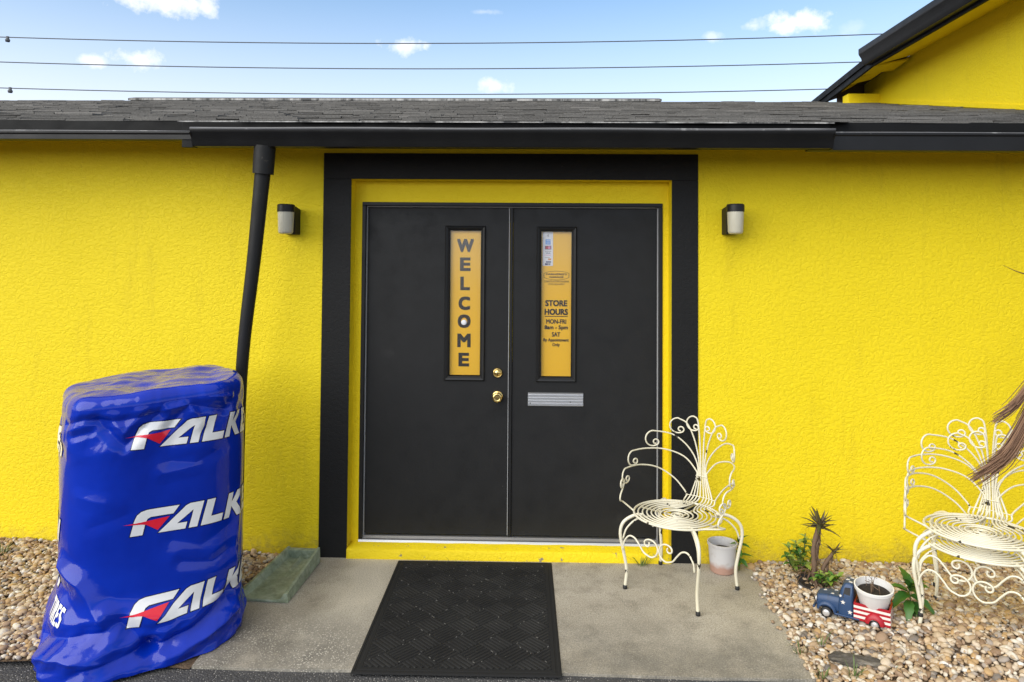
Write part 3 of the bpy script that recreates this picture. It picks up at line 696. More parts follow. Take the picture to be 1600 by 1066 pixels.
for i, s in enumerate(cand):
    g_ = shingle_geo(s[0], s[1], s[2], s[3], s[4], s[5], s[6])
    if i in single:
        b = MB(); b.hexa(g_); b.build('shingle', 'shingle', roof)
    else: stuff.hexa(g_)
tag(stuff.build('shingles', 'shingle', roof), kind='stuff')
# ridge vent strip and its pale edge
rx0, rx1 = at_y(212, 156, yr).x, at_y(1030, 158, yr).x
b = MB(); b.extrude_x([(yr-.16, roofz(yr-.16)+.012), (yr+.16, roofz(yr-.16)+.012), (yr+.16, roofz(yr-.16)+.035), (yr, roofz(yr)+.04), (yr-.16, roofz(yr-.16)+.035)], rx0, rx1)
b.build('ridge_vent', 'shingle', garage)
b = MB(); b.box(rx0, rx1, yr-.175, yr-.161, roofz(yr-.16)+.004, roofz(yr-.16)+.028); b.build('ridge_flashing', 'lightmetal', garage)
b = MB(); b.box(xl-.04, xr+.13, y0-.035, y0-.0305, cz1-.010, cz1-.004); b.build('drip_edge', 'lightmetal', garage)

# ================================================================== TALLER WING (side wall running away from the camera)
wing = thing('side_wing', 'taller yellow wing with black eaves rising above the shingle roof', 'building', (4.02, 3, 0))
WX = 4.02
def wl(b): return b.xf(Matrix.Translation((-4.02, -3, 0)))
b = MB(); b.box(WX, WX+3, .25, 4.36, -.15, 3.965); wl(b).build('wall', 'yellow', wing)
# base flashing following the roof slope
b = MB()
for k in range(21):
    ya, yb = .25 + k*.195, .25+(k+1)*.195
    for o0, o1, t_ in ((.006, .046, .012),):
        b.hexa([(WX-t_, ya, roofz(ya)+o0), (WX-.0005, ya, roofz(ya)+o0), (WX-.0005, yb, roofz(yb)+o0), (WX-t_, yb, roofz(yb)+o0),
                (WX-t_, ya, roofz(ya)+o1), (WX-.0005, ya, roofz(ya)+o1), (WX-.0005, yb, roofz(yb)+o1), (WX-t_, yb, roofz(yb)+o1)])
wl(b).build('base_flashing', 'yellow_smooth', wing)
GX = 3.60
sofz0, sofz1 = 3.845, 3.955
ygut, yt0, yt1 = 3.32, 3.26, 4.93                # gutter end; sagging tail of the eave
b = MB(); b.extrude_y([(GX+.026, sofz0), (WX-.0005, sofz1), (WX-.0005, sofz1+.02), (GX+.026, sofz0+.02)], -.2, yt0); wl(b).build('soffit', 'yellow_smooth', wing)
def dr(y): return .155*max(0, (y-yt0)/(yt1-yt0))
b = MB(); b.box(GX, GX+.025, -.2, yt0, 3.835, 4.00); wl(b).build('fascia_board', 'fascia', wing, bevel=.002)
def tail(x0, x1, za, zb, name, mat, ya=yt0, yb=yt1):
    b = MB(); b.hexa([(x0, ya, za-dr(ya)), (x1, ya, za-dr(ya)), (x1, yb, za-dr(yb)), (x0, yb, za-dr(yb)), (x0, ya, zb-dr(ya)), (x1, ya, zb-dr(ya)), (x1, yb, zb-dr(yb)), (x0, yb, zb-dr(yb))])
    return wl(b).build(name, mat, wing, bevel=.002)
tail(GX-.002, GX+.024, 3.838, 3.962, 'fascia_board', 'fascia', yt0+.002)
tail(GX-.020, GX-.0025, 3.905, 3.975, 'fascia_cap', 'fascia', ygut-.12, yt1+.015)
b = MB(); ya, yb = yt0, yt1      # dark boarding behind the tail, up to the wall
b.hexa([(GX+.025, ya, 3.93-dr(ya)), (WX-.001, ya, 3.97), (WX-.001, yb-.25, 3.90), (GX+.025, yb, 3.93-dr(yb)), (GX+.025, ya, 3.955-dr(ya)), (WX-.001, ya, 3.995), (WX-.001, yb-.25, 3.925), (GX+.025, yb, 3.955-dr(yb))])
wl(b).build('roof_boarding', 'rust', wing)
for k, (ya, yb, lift, x0) in enumerate(((yt0+.03, yt0+.30, 0, .03), (yt0+.36, yt0+.60, .004, .035), (yt0+.68, yt0+.86, .008, .05))):
    b = MB(); z0, z1 = 3.845-dr(ya)+lift, 3.845-dr(yb)+lift
    b.hexa([(GX+x0, ya, z0), (WX-.03-.1*k, ya, z0+.07), (WX-.05-.1*k, yb, z1+.06), (GX+x0, yb, z1), (GX+x0, ya, z0+.016), (WX-.03-.1*k, ya, z0+.086), (WX-.05-.1*k, yb, z1+.076), (GX+x0, yb, z1+.016)])
    wl(b).build('soffit_board', 'yellow_smooth', wing)
b = MB(); b.box(GX+.10, WX-.002, 4.33, 4.355, 3.55, 3.92); wl(b).build('end_board', 'rust', wing)
zt_, zb_ = 4.03, 3.86
b = MB(); b.extrude_y([(GX-.0005, zb_), (GX-.065, zb_), (GX-.085, zb_+.035), (GX-.092, zb_+.07), (GX-.115, zb_+.105), (GX-.12, zb_+.12), (GX-.12, zt_), (GX-.104, zt_), (GX-.104, zt_-.012), (GX-.012, zb_+.02), (GX-.012, zt_-.01), (GX-.0005, zt_-.01)], -.2, ygut)
wl(b).build('gutter', 'gutter', wing, autosmooth=True)
b = MB(); b.box(GX+.06, WX-.003, 3.95, 4.10, roofz(3.95)-.03, roofz(4.1)+.075); wl(b).build('eave_return', 'yellow_smooth', wing)
b = MB(); P = [(GX-.03, -.3, 4.005), (GX-.03, 3.36, 4.005), (GX+2.4, -.3, 5.10), (GX+2.4, 1.6, 5.10), (GX+4.8, -.3, 4.005), (GX+4.8, 3.36, 4.005)]
b.v = P + [(x, y, z+.035) for x, y, z in P]
b.f = [(6, 8, 9, 7), (8, 10, 11, 9), (7, 9, 11), (0, 1, 3, 2), (2, 3, 5, 4), (1, 5, 3), (0, 6, 7, 1), (1, 7, 11, 5), (5, 11, 10, 4), (0, 2, 8, 6), (2, 4, 10, 8)]
b.f = [f[::-1] for f in b.f]; wl(b).build('roof', 'shingle', wing)

# ================================================================== WALL LAMPS
def wall_lamp(px, label):
    p = at_y(px, 345); r = thing('wall_lamp', label, 'wall lamp', (p.x, -.001, p.z), 0, 'wall lamps beside the door')
    b = MB(); h = .083
    b.add([(-.042, 0, -h), (.042, 0, -h), (.042, 0, h*.80), (-.042, 0, h*.80), (-.030, -.062, -h), (.030, -.062, -h), (.034, -.085, h), (-.034, -.085, h)],
          [(0, 1, 2, 3), (7, 6, 5, 4), (0, 4, 5, 1), (1, 5, 6, 2), (2, 6, 7, 3), (3, 7, 4, 0)])
    b.build('lamp_bracket', 'frame', r, bevel=.004)
    b = MB(); b.lathe([(.001, h+.003), (.044, h+.002), (.049, h-.003), (.0495, h-.040), (.046, h-.042), (.001, h-.042)], 32, None, (0, -.135, 0), cap=False); b.build('lamp_cap', 'frame', r, autosmooth=True)
    b = MB(); n = 72; vs_ = []
    prof = [(.045, h-.0425), (.0445, h-.055), (.041, -h+.012), (.037, -h+.002), (.028, -h-.002), (.001, -h-.003)]
    for rr, z in prof:
        for j in range(n):
            q = rr*(1+.018*cos(24*2*pi*j/n)*(1 if rr > .03 else 0)); a = 2*pi*j/n; vs_.append((q*cos(a), -.135+q*sin(a), z))
    b.add(vs_, [(i*n+j, (i+1)*n+j, (i+1)*n+(j+1) % n, i*n+(j+1) % n) for i in range(len(prof)-1) for j in range(n)]); b.build('glass_jar', 'jar', r, smooth=True)
    return r
wall_lamp(459, 'black wall lamp with frosted jar between downpipe and door border')
wall_lamp(1138.5, 'black wall lamp with frosted jar on open wall above the white chair')

# ================================================================== DOWNPIPE
pt = at_y(413, 236, GV+.08)
dp = thing('downpipe', 'leaning black round downpipe hanging from the gutter beside tyre cover', 'downpipe', (pt.x, pt.y, 0))
c1 = at_y(411, 272, GV+.09); m1 = at_y(377, 590, -.30)
end = Vector((m1.x + (m1.x-c1.x)*.62, -.14, .10))
off = Vector((pt.x, pt.y, 0))
top = Vector((pt.x, pt.y, gb+.01))
b = MB(); b.tube([top-off+Vector((.003, 0, 0)), c1-off], [.0575, .0555], 24); b.build('pipe_coupling', 'pipe', dp, autosmooth=True)
b = MB(); pp = cr([c1-off+Vector((0, 0, .03)), (c1*.6+m1*.4)-off, m1-off, end-off], 6); b.tube(pp, [.042-.010*min(1, i/12) for i in range(len(pp))], 20); b.build('pipe', 'pipe', dp, autosmooth=True)

# ================================================================== SPLASH BLOCK
fl, fr_ = at_z(371, 938, .004), at_z(450, 942, .004); bl, br = at_z(449, 856, .075), at_z(501, 858, .075)
cen = Vector(((fl.x+fr_.x)/2, -.3, 0))
sb = thing('splash_block', 'mossy green concrete splash block beside the blue tyre cover', 'splash block', (cen.x, cen.y, 0))
b = MB()
def lp(t, u, z): # t 0 front..1 back ; u 0 left..1 right
    a = fl.lerp(fr_, u); c = bl.lerp(br, u); q = a.lerp(c, t); return (q.x-cen.x, q.y-cen.y, z)
ny = 10; rows = []
for i in range(ny+1):
    t = i/ny; hr = .048+.038*t; fz = .014+.020*t; wv = .004*sin(i*2.1)
    rows.append([lp(t, 0, .001), lp(t, .015, hr), lp(t, .09, hr), lp(t, .16, fz+.006), lp(t, .3, fz), lp(t, .42, fz), lp(t, .5, fz + (.026*max(0, (t-.45)/.55) if t > .45 else 0)), lp(t, .58, fz), lp(t, .7, fz), lp(t, .84, fz+.006), lp(t, .91, hr), lp(t, .985, hr), lp(t, 1, .001)])
k = len(rows[0])
for r_ in rows: b.v += r_
for i in range(ny):
    for j in range(k): b.f.append((i*k+j, i*k+(j+1) % k, (i+1)*k+(j+1) % k, (i+1)*k+j))
b.f += [tuple(range(k))[::-1], tuple(range(ny*k, ny*k+k))]
b.f = [f[::-1] for f in b.f]
b.build('channel', 'green_block', sb, bevel=.003)
b = MB(); q0, q1, q2, q3 = lp(.93, .02, .03), lp(.93, .98, .03), lp(1.0, .98, .03), lp(1.0, .02, .03)
up = Vector((0, 0, .049)); b.hexa([q0, q1, q2, q3] + [tuple(Vector(q)+up) for q in (q0, q1, q2, q3)]); b.build('end_wall', 'green_block', sb, bevel=.004)

# ================================================================== DOORMAT
MX0, MX1, MY0, MY1 = -.736, .152, -1.172, -.042
dm = thing('doormat', 'large black ribbed doormat in front of the double door', 'doormat', ((MX0+MX1)/2, (MY0+MY1)/2, .001), radians(.3))
hw, hl = (MX1-MX0)/2, (MY1-MY0)/2
b = MB(); prof = [(0, 0), (.004, .005), (.012, .006), (.014, .004), (.024, .004), (.026, .006), (.040, .006), (.042, .005)]
rings = [[(-hw+o, -hl+o, p), (hw-o, -hl+o, p), (hw-o, hl-o, p), (-hw+o, hl-o, p)] for o, p in prof]
for r_ in rings: b.v += r_
for i in range(len(rings)-1):
    for j in range(4): b.f.append((i*4+j, i*4+(j+1) % 4, (i+1)*4+(j+1) % 4, (i+1)*4+j))
n_ = (len(rings)-1)*4; b.f.append((n_, n_+1, n_+2, n_+3)); b.build('mat_border', 'mat_base', dm)
b = MB(); S = .115; nb = 6; lim_x, lim_y = hw-.046, hl-.046
rot = radians(45)
for i in range(-16, 17):
    for j in range(-16, 17):
        for k in range(nb):
            o = -S/2 + S*(k+.5)/nb
            if (i+j) % 2: p0, p1 = (i*S-S*.47, j*S+o), (i*S+S*.47, j*S+o)
            else: p0, p1 = (i*S+o, j*S-S*.47), (i*S+o, j*S+S*.47)
            def rr(p): return Vector((p[0]*cos(rot)-p[1]*sin(rot), p[0]*sin(rot)+p[1]*cos(rot)))
            A, B = rr(p0), rr(p1)
            ok = True
            # clip the bar to the field
            for ax, lm in ((0, lim_x), (1, lim_y)):
                for sg in (1, -1):
                    da, db = sg*A[ax]-lm, sg*B[ax]-lm
                    if da > 0 and db > 0: ok = False
                    elif da > 0: A = A + (B-A)*(da/(da-db))
                    elif db > 0: B = B + (A-B)*(db/(db-da))
            if not ok or (B-A).length < .004: continue
            d_ = (B-A).normalized(); nrm = Vector((-d_.y, d_.x))*S/nb*.31
            z0, z1 = .0048, .0085; q = nrm*.7
            b.add([(A.x-nrm.x, A.y-nrm.y, z0), (B.x-nrm.x, B.y-nrm.y, z0), (B.x+nrm.x, B.y+nrm.y, z0), (A.x+nrm.x, A.y+nrm.y, z0),
                   (A.x-q.x, A.y-q.y, z1), (B.x-q.x, B.y-q.y, z1), (B.x+q.x, B.y+q.y, z1), (A.x+q.x, A.y+q.y, z1)], [(4, 5, 6, 7), (0, 1, 5, 4), (1, 2, 6, 5), (2, 3, 7, 6), (3, 0, 4, 7)])
tag(b.build('mat_ribs', 'mat_rib', dm), kind='stuff')
# pale grit caught along the joints of the rib blocks
b = MB(); rg = random.Random(12)
for i in range(-12, 13):
    for j in range(-12, 13):
        for (ex, ey, fx_, fy_) in ((i*S-S/2, j*S-S/2, 1, 0), (i*S-S/2, j*S-S/2, 0, 1)):
            for k in range(7):
                if rg.random() > .12: continue
                t = rg.random()*S; ln = rg.uniform(.002, .012); wd_ = rg.uniform(.0008, .0018)
                c = Vector((ex+fx_*t, ey+fy_*t)); d_ = Vector((fx_, fy_))*ln*.5; n2 = Vector((-fy_, fx_))*wd_
                q = [rr((c+a_).to_tuple()) for a_ in (-d_-n2, d_-n2, d_+n2, -d_+n2)]
                if max(abs(p.x) for p in q) > lim_x or max(abs(p.y) for p in q) > lim_y: continue
                b.add([(p.x, p.y, .0049) for p in q] + [(p.x, p.y, .0082) for p in q], [(4, 5, 6, 7), (0, 1, 5, 4), (1, 2, 6, 5), (2, 3, 7, 6), (3, 0, 4, 7)])
tag(b.build('mat_grit', 'dust', dm), kind='stuff')

# ================================================================== TYRE STACK COVER
BAGC = Vector((-1.80, -.765, 0)); BAGA = radians(-57); BA, BN = .385, 3.1
ZS, RC = 1.10, .055                      # straight side height, rounding at the top
def sstep(a, b_, x):
    t = max(0, min(1, (x-a)/(b_-a))); return t*t*(3-2*t)
def plan(th):
    c, s_ = abs(cos(th)), abs(sin(th)); return BA/(c**BN + s_**BN)**(1/BN)
# arc length table on the plan
TH = np.linspace(-pi, pi, 2001); PTS = np.array([(plan(t)*cos(t), plan(t)*sin(t)) for t in TH]); SL = np.concatenate([[0], np.cumsum(np.hypot(*np.diff(PTS, axis=0).T))]); SL -= np.interp(radians(-5), TH, SL); PERIM = SL[-1]-SL[0]
S_TAB = SL
CREASES = [  # (points (s, z) on the face, depth, half width)
    ([(-.23, 1.055), (-.112, .935), (.02, 1.06)], -.016, .040), ([(-.16, 1.06), (-.112, .99), (-.05, 1.07)], .010, .04),
    ([(.137, 1.075), (.056, .985)], -.014, .035), ([(.137, 1.075), (.185, .975)], .016, .035), ([(.137, 1.075), (.31, 1.02)], -.016, .032), ([(.137, 1.075), (.012, 1.065)], .012, .03), ([(.20, 1.10), (.34, 1.075)], .012, .03),
    ([(-.37, 1.04), (-.27, 1.065), (-.13, 1.045), (.012, 1.06)], -.012, .028), ([(-.33, .99), (-.25, 1.01)], -.008, .03),
    ([(.07, .84), (.17, .815), (.28, .85)], -.006, .05), ([(.03, .79), (.16, .80)], .007, .05), ([(.08, .50), (.20, .455), (.33, .50)], -.007, .06), ([(-.30, .73), (-.18, .70)], .006, .05), ([(-.24, .60), (-.10, .64)], -.005, .05),
    ([(-.40, .42), (-.28, .36), (-.158, .20)], .028, .075), ([(-.46, .12), (-.36, .145), (-.158, .175)], -.030, .055), ([(-.107, .20), (-.05, .14), (0, .095)], -.030, .060), ([(-.16, .25), (-.06, .225), (.05, .20)], .018, .05),
    ([(0, .075), (.147, .11), (.25, .15), (.33, .20)], -.030, .055), ([(.02, .10), (.16, .145), (.30, .22)], .012, .05), ([(0, .09), (-.10, .065), (-.206, .05)], -.026, .045), ([(-.42, .08), (-.28, .10), (-.15, .07)], .024, .05),
    ([(.05, .04), (.20, .075), (.36, .12)], .028, .05), ([(-.60, .36), (-.50, .32), (-.36, .31)], -.012, .05), ([(.40, .60), (.36, .40), (.38, .25)], .012, .05), ([(.12, .40), (.25, .37), (.34, .40)], -.009, .05)]
CSEG = [(a[0], a[1], b_[0], b_[1], dp, w_) for pts, dp, w_ in CREASES for a, b_ in zip(pts, pts[1:])]
CARR = np.array(CSEG); CID = np.array([k for k, (pts, dp, w_) in enumerate(CREASES) for _ in pts[1:]]); NC = len(CREASES)
def creases(sv, z):
    dx, dz = CARR[:, 2]-CARR[:, 0], CARR[:, 3]-CARR[:, 1]
    t = np.clip(((sv-CARR[:, 0])*dx + (z-CARR[:, 1])*dz)/(dx*dx+dz*dz), 0, 1)
    dd = np.hypot(sv-CARR[:, 0]-t*dx, z-CARR[:, 1]-t*dz)
    hgt = CARR[:, 4]*np.clip(1-dd/CARR[:, 5], 0, 1)**1.25
    tot = 0.0
    if not hgt.any(): return 0.0
    best = np.zeros(NC)
    for k, h in zip(CID, hgt):
        if abs(h) > abs(best[k]): best[k] = h
    return float(best.sum())
def ridge(p): return 1 - 2.2*abs(noise.noise(p))
CK = []
_r = random.Random(21)
for _i in range(7):
    _v = Vector((_r.gauss(0, 1), _r.gauss(0, 1), _r.gauss(0, .9))).normalized(); CK.append((_v, _r.uniform(.7, 1.5), _r.random()))
def crumple(p, f):
    t = 0
    wv = noise.noise_vector(p*f*.35)*.22
    for v, k, ph in CK:
        q = (p*f + wv).dot(v)*k + ph; q -= math.floor(q); t += abs(q-.5)/k
    return t/len(CK)*4 - 1          # about -.5 .. .5, flat facets meeting in sharp creases
def adiff(a, b_):
    return abs((a-b_+pi) % (2*pi) - pi)
def bag_tilt(th, r): # top leans: higher to the right and back
    a = BAGA + th; return .024*r/BA*cos(a) + .010*r/BA*sin(a)
def bag(th, z):
    """outer surface at angle th (0 = main face) and height z on the side"""
    r = plan(th); wa = BAGA + th
    low = sstep(.31, .02, z)
    left = max(0, cos(adiff(wa, radians(205)))) ; front = max(0, cos(adiff(wa, radians(-88)))); right = max(0, cos(adiff(wa, radians(5))))
    r *= 1 + low*(.13*left + .17*front**2 + .03*right + .085*max(0, cos(adiff(wa, radians(-48))))**3)
    r *= 1 + .03*sstep(.62, .34, z)*sstep(.15, .34, z)*(right - .9*left)
    q = Vector((r*cos(th), r*sin(th), z))
    d_ = .010*noise.noise(Vector((q.x*3.0+4, q.y*3.0, z*2.4))) + .009*crumple(Vector((q.x, q.y, z*1.1)), 2.6)
    d_ += sstep(.80, 1.03, z)*(.034*crumple(Vector((q.x+3, q.y, z)), 4.6) + .010*crumple(Vector((q.x, q.y+2, z)), 9))
    d_ += low*(.028*crumple(Vector((q.x*.55+1, q.y*.55, z*1.6+.4*q.x)), 4.2) + .014*(ridge(Vector((q.x*2.0+1.5, q.y*2.0, z*7.5 + q.x*2)))-.35) + .012*crumple(Vector((q.x+5, q.y, z*1.3)), 13))
    if -.62 < (sv := float(np.interp(th, TH, SL))) < .55: d_ += creases(sv, z)
    r += d_
    zz = z + (bag_tilt(th, r))*sstep(.3, ZS, z) + .02*low*noise.noise(Vector((q.x*3, q.y*3, 7)))*sstep(0, .05, z)
    return BAGC + Vector((r*cos(wa), r*sin(wa), max(.004, zz)))
def bag_top(th, f):
    """f 0..1 from the shoulder to the centre of the lid"""
    a = min(1, f/.22)*pi/2; e = bag(th, ZS); c = Vector((BAGC.x, BAGC.y, e.z)); dr = (e-c); r0 = dr.length; u = dr/r0
    if f < .22: r, dz = r0 - RC*(1-cos(a)), RC*sin(a)
    else: r, dz = (r0-RC)*(1-(f-.22)/.78), RC
    ti = bag_tilt(th, r) - bag_tilt(th, r0)
    q = Vector((r*cos(th), r*sin(th), 0))
    dz += .024*(crumple(Vector((q.x+3, q.y, .5)), 4.6)) *min(1, f*3) + .007*crumple(Vector((q.x, q.y, 1.5)), 9)*min(1, f*3)
    dz += (.004*(ridge(Vector((q.x*6+3, q.y*6, 2.2)))-.4) + .003*noise.noise(Vector((q.x*12, q.y*12, 5))))*min(1, f*3)
    return Vector((c.x + u.x*r, c.y + u.y*r, e.z + dz + ti))
tcv = thing('tyre_cover', 'glossy blue plastic cover over a stack of tyres with white lettering', 'tyre cover', (BAGC.x, BAGC.y, 0))
b = MB(); nth, nz_ = 420, 260
o0 = Vector((BAGC.x, BAGC.y, 0))
for j in range(nz_):
    z = ZS*j/(nz_-1)
    for i in range(nth): b.v.append(tuple(bag(2*pi*i/nth - pi, z) - o0))
nt_ = 46
for j in range(1, nt_):
    f = (j/nt_)**1.3
    for i in range(nth): b.v.append(tuple(bag_top(2*pi*i/nth - pi, f) - o0))
rows_ = nz_ + nt_ - 1
for j in range(rows_-1):
    for i in range(nth): b.f.append((j*nth+i, j*nth+(i+1) % nth, (j+1)*nth+(i+1) % nth, (j+1)*nth+i))
b.f.append(tuple(range((rows_-1)*nth, rows_*nth)))
b.build('plastic_cover', 'cover', tcv, smooth=True)
def th_of(s):
    while s < SL[0]: s += PERIM
    while s > SL[-1]: s -= PERIM
    return float(np.interp(s, SL, TH))
def onbag(s, z, off):
    th = th_of(s); p = bag(th, z); e = 1.0e-2
    n_ = (bag(th+.03, z)-p).cross(bag(th, z+.01)-p).normalized()
    return p + n_*off - o0
def decal(polys, xf2, name, mat, off, cell=.011, grow=0.0):
    bm = bmesh.new()
    for poly in polys:
        P = [Vector((x, y)) for x, y in poly]
        area = sum(P[i-1].x*P[i].y - P[i].x*P[i-1].y for i in range(len(P)))
        if area < 0: P.reverse()
        if grow:
            Q = []
            for i in range(len(P)):
                a, c, e = P[i-1], P[i], P[(i+1) % len(P)]
                d1 = (c-a).normalized(); d2 = (e-c).normalized(); n1 = Vector((d1.y, -d1.x)); n2 = Vector((d2.y, -d2.x)); mm_ = n1+n2
                if mm_.length < .2: mm_ = n1
                mm_ = mm_.normalized()/max(.5, mm_.normalized().dot(n1)); Q.append(c+mm_*grow)
            P = Q
        vs_ = [bm.verts.new((*xf2(p.x, p.y), 0)) for p in P]
        bm.faces.new(vs_)
    bm.normal_update()
    xs = [v.co.x for v in bm.verts]; ys = [v.co.y for v in bm.verts]
    bmesh.ops.triangulate(bm, faces=bm.faces[:])
    for ax, lo, hi in ((0, min(xs), max(xs)), (1, min(ys), max(ys))):
        q = math.ceil(lo/cell)*cell
        while q < hi:
            no = (1, 0, 0) if ax == 0 else (0, 1, 0); co = (q, 0, 0) if ax == 0 else (0, q, 0)
            bmesh.ops.bisect_plane(bm, geom=bm.verts[:]+bm.edges[:]+bm.faces[:], plane_co=co, plane_no=no, dist=1e-6); q += cell
    bmesh.ops.triangulate(bm, faces=bm.faces[:])
    for v in bm.verts:
        if v.co.y < .012: v.co.y = .012
        v.co = onbag(v.co.x, min(v.co.y, ZS), off)
    me = bpy.data.meshes.new(name); bm.to_mesh(me); bm.free(); me.materials.append(M[mat].m); me.shade_smooth()
    return link(name, me, tcv)
LET = [
    [(0, 0), (.15, .6), (.26, .83), (.42, .95), (.65, 1.0), (1.95, 1.0), (1.70, .69), (.80, .69), (.67, .63), (.60, .5), (.48, 0)],
    [(1.1, 0), (2.22, .93), (2.40, 1.0), (2.98, 1.0), (2.68, 0), (2.33, 0), (2.40, .24), (2.46, .43), (2.53, .72), (1.86, .26), (2.27, .26), (2.19, 0)],
    [(2.83, 0), (3.13, 1.0), (3.5, 1.0), (3.29, .3), (3.86, .3), (3.78, 0)],
    [(3.90, 0), (4.20, 1), (4.50, 1), (4.39, .62), (4.78, 1), (5.16, 1), (4.64, .55), (5.0, 0), (4.62, 0), (4.34, .45), (4.2, 0)],
    [(5.12, 0), (5.42, 1), (6.2, 1), (6.12, .74), (5.64, .74), (5.60, .62), (6.02, .62), (5.95, .38), (5.53, .38), (5.49, .26), (6.0, .26), (5.92, 0)],
    [(6.1, 0), (6.4, 1), (6.7, 1), (7.02, .45), (7.18, 1), (7.47, 1), (7.17, 0), (6.87, 0), (6.55, .58), (6.38, 0)]]
WEDGE = [(-.27, .50), (.45, .53), (1.55, .61), (1.08, .12), (.62, .40), (.42, .44)]
U = .0985
for (s0, z0, sl, ht) in ((-.085, .918, -.06, .108), (-.085, .545, -.025, .105), (-.085, .170, .065, .105), (-1.165, .90, -.02, .108), (-1.165, .52, -.02, .105), (-1.20, .32, -.04, .10)):
    xf2 = lambda x, y, s0=s0, z0=z0, sl=sl, ht=ht: (s0 + x*U, z0 + y*ht + sl*x*U)
    for i, pl2 in enumerate(LET):
        if s0 > -1 and i == 5 and z0 > .3: pass
        decal([pl2], xf2, 'letter_outline', 'cover_navy', .0016, .012, .035)
        decal([pl2], xf2, 'letter', 'cover_white', .0028, .012)
    decal([WEDGE], xf2, 'red_wedge', 'cover_red', .0040, .012)
# TIRES, heavy slanted caps near the foot on the left
TI = [[(0, 1), (.62, 1), (.62, .78), (.42, .78), (.42, 0), (.2, 0), (.2, .78), (0, .78)], [(.7, 0), (.7, 1), (.93, 1), (.93, 0)],
      [(1.02, 0), (1.02, 1), (1.45, 1), (1.62, .86), (1.62, .6), (1.48, .48), (1.66, 0), (1.42, 0), (1.28, .42), (1.24, .42), (1.24, 0)],
      [(1.74, 0), (1.74, 1), (2.25, 1), (2.25, .8), (1.96, .8), (1.96, .61), (2.2, .61), (2.2, .41), (1.96, .41), (1.96, .2), (2.26, .2), (2.26, 0)],
      [(2.34, .06), (2.34, .26), (2.68, .22), (2.68, .38), (2.34, .55), (2.34, .88), (2.5, 1), (2.9, .95), (2.9, .76), (2.56, .8), (2.56, .64), (2.9, .47), (2.9, .13), (2.74, 0)]]
for pl2 in TI:
    decal([pl2], lambda x, y: (-.475 + x*.045 + y*.012, .20 + y*.075 - x*.006), 'letter', 'cover_white', .0028, .012)

# ================================================================== SCROLL CHAIRS
RHO = .300
def cyl(u, z, s=1):
    if u > .09: u = .09 + (u-.09)*1.10
    a = s*u/RHO; return Vector((RHO*sin(a), -.052+RHO*cos(a), z))
def curl(u, z, head, rh, re, turn, sgn=-1, ds=.004):
    pts = []; T = radians(turn); a = 0; h = radians(head); T1 = radians(205)
    while a < T:
        k = 1/rh if a < T1 else 1/(max(re, rh*.42) + (re-max(re, rh*.42))*((a-T1)/(T-T1))); u += cos(h)*ds; z += sin(h)*ds; h += sgn*k*ds; a += k*ds; pts.append((u, z))
    return pts
LOOPS = [  # (points on the fan (u,z) up to the apex), hook radius, seat ring radius
    ([(.011, .422), (.006, .54), (.009, .66), (.015, .77), (.026, .850), (.048, .868)], .040, .110),
    ([(.029, .422), (.015, .54), (.021, .64), (.045, .74), (.085, .822), (.132, .850)], .042, .132),
    ([(.047, .422), (.023, .54), (.033, .62), (.082, .695), (.160, .756), (.262, .776)], .043, .155),
    ([(.066, .422), (.030, .535), (.042, .575), (.105, .637), (.20, .670), (.30, .678), (.385, .676)], .041, .178),
    ([(.086, .422), (.103, .450), (.155, .512), (.24, .568), (.34, .590), (.445, .590)], .041, .201)]
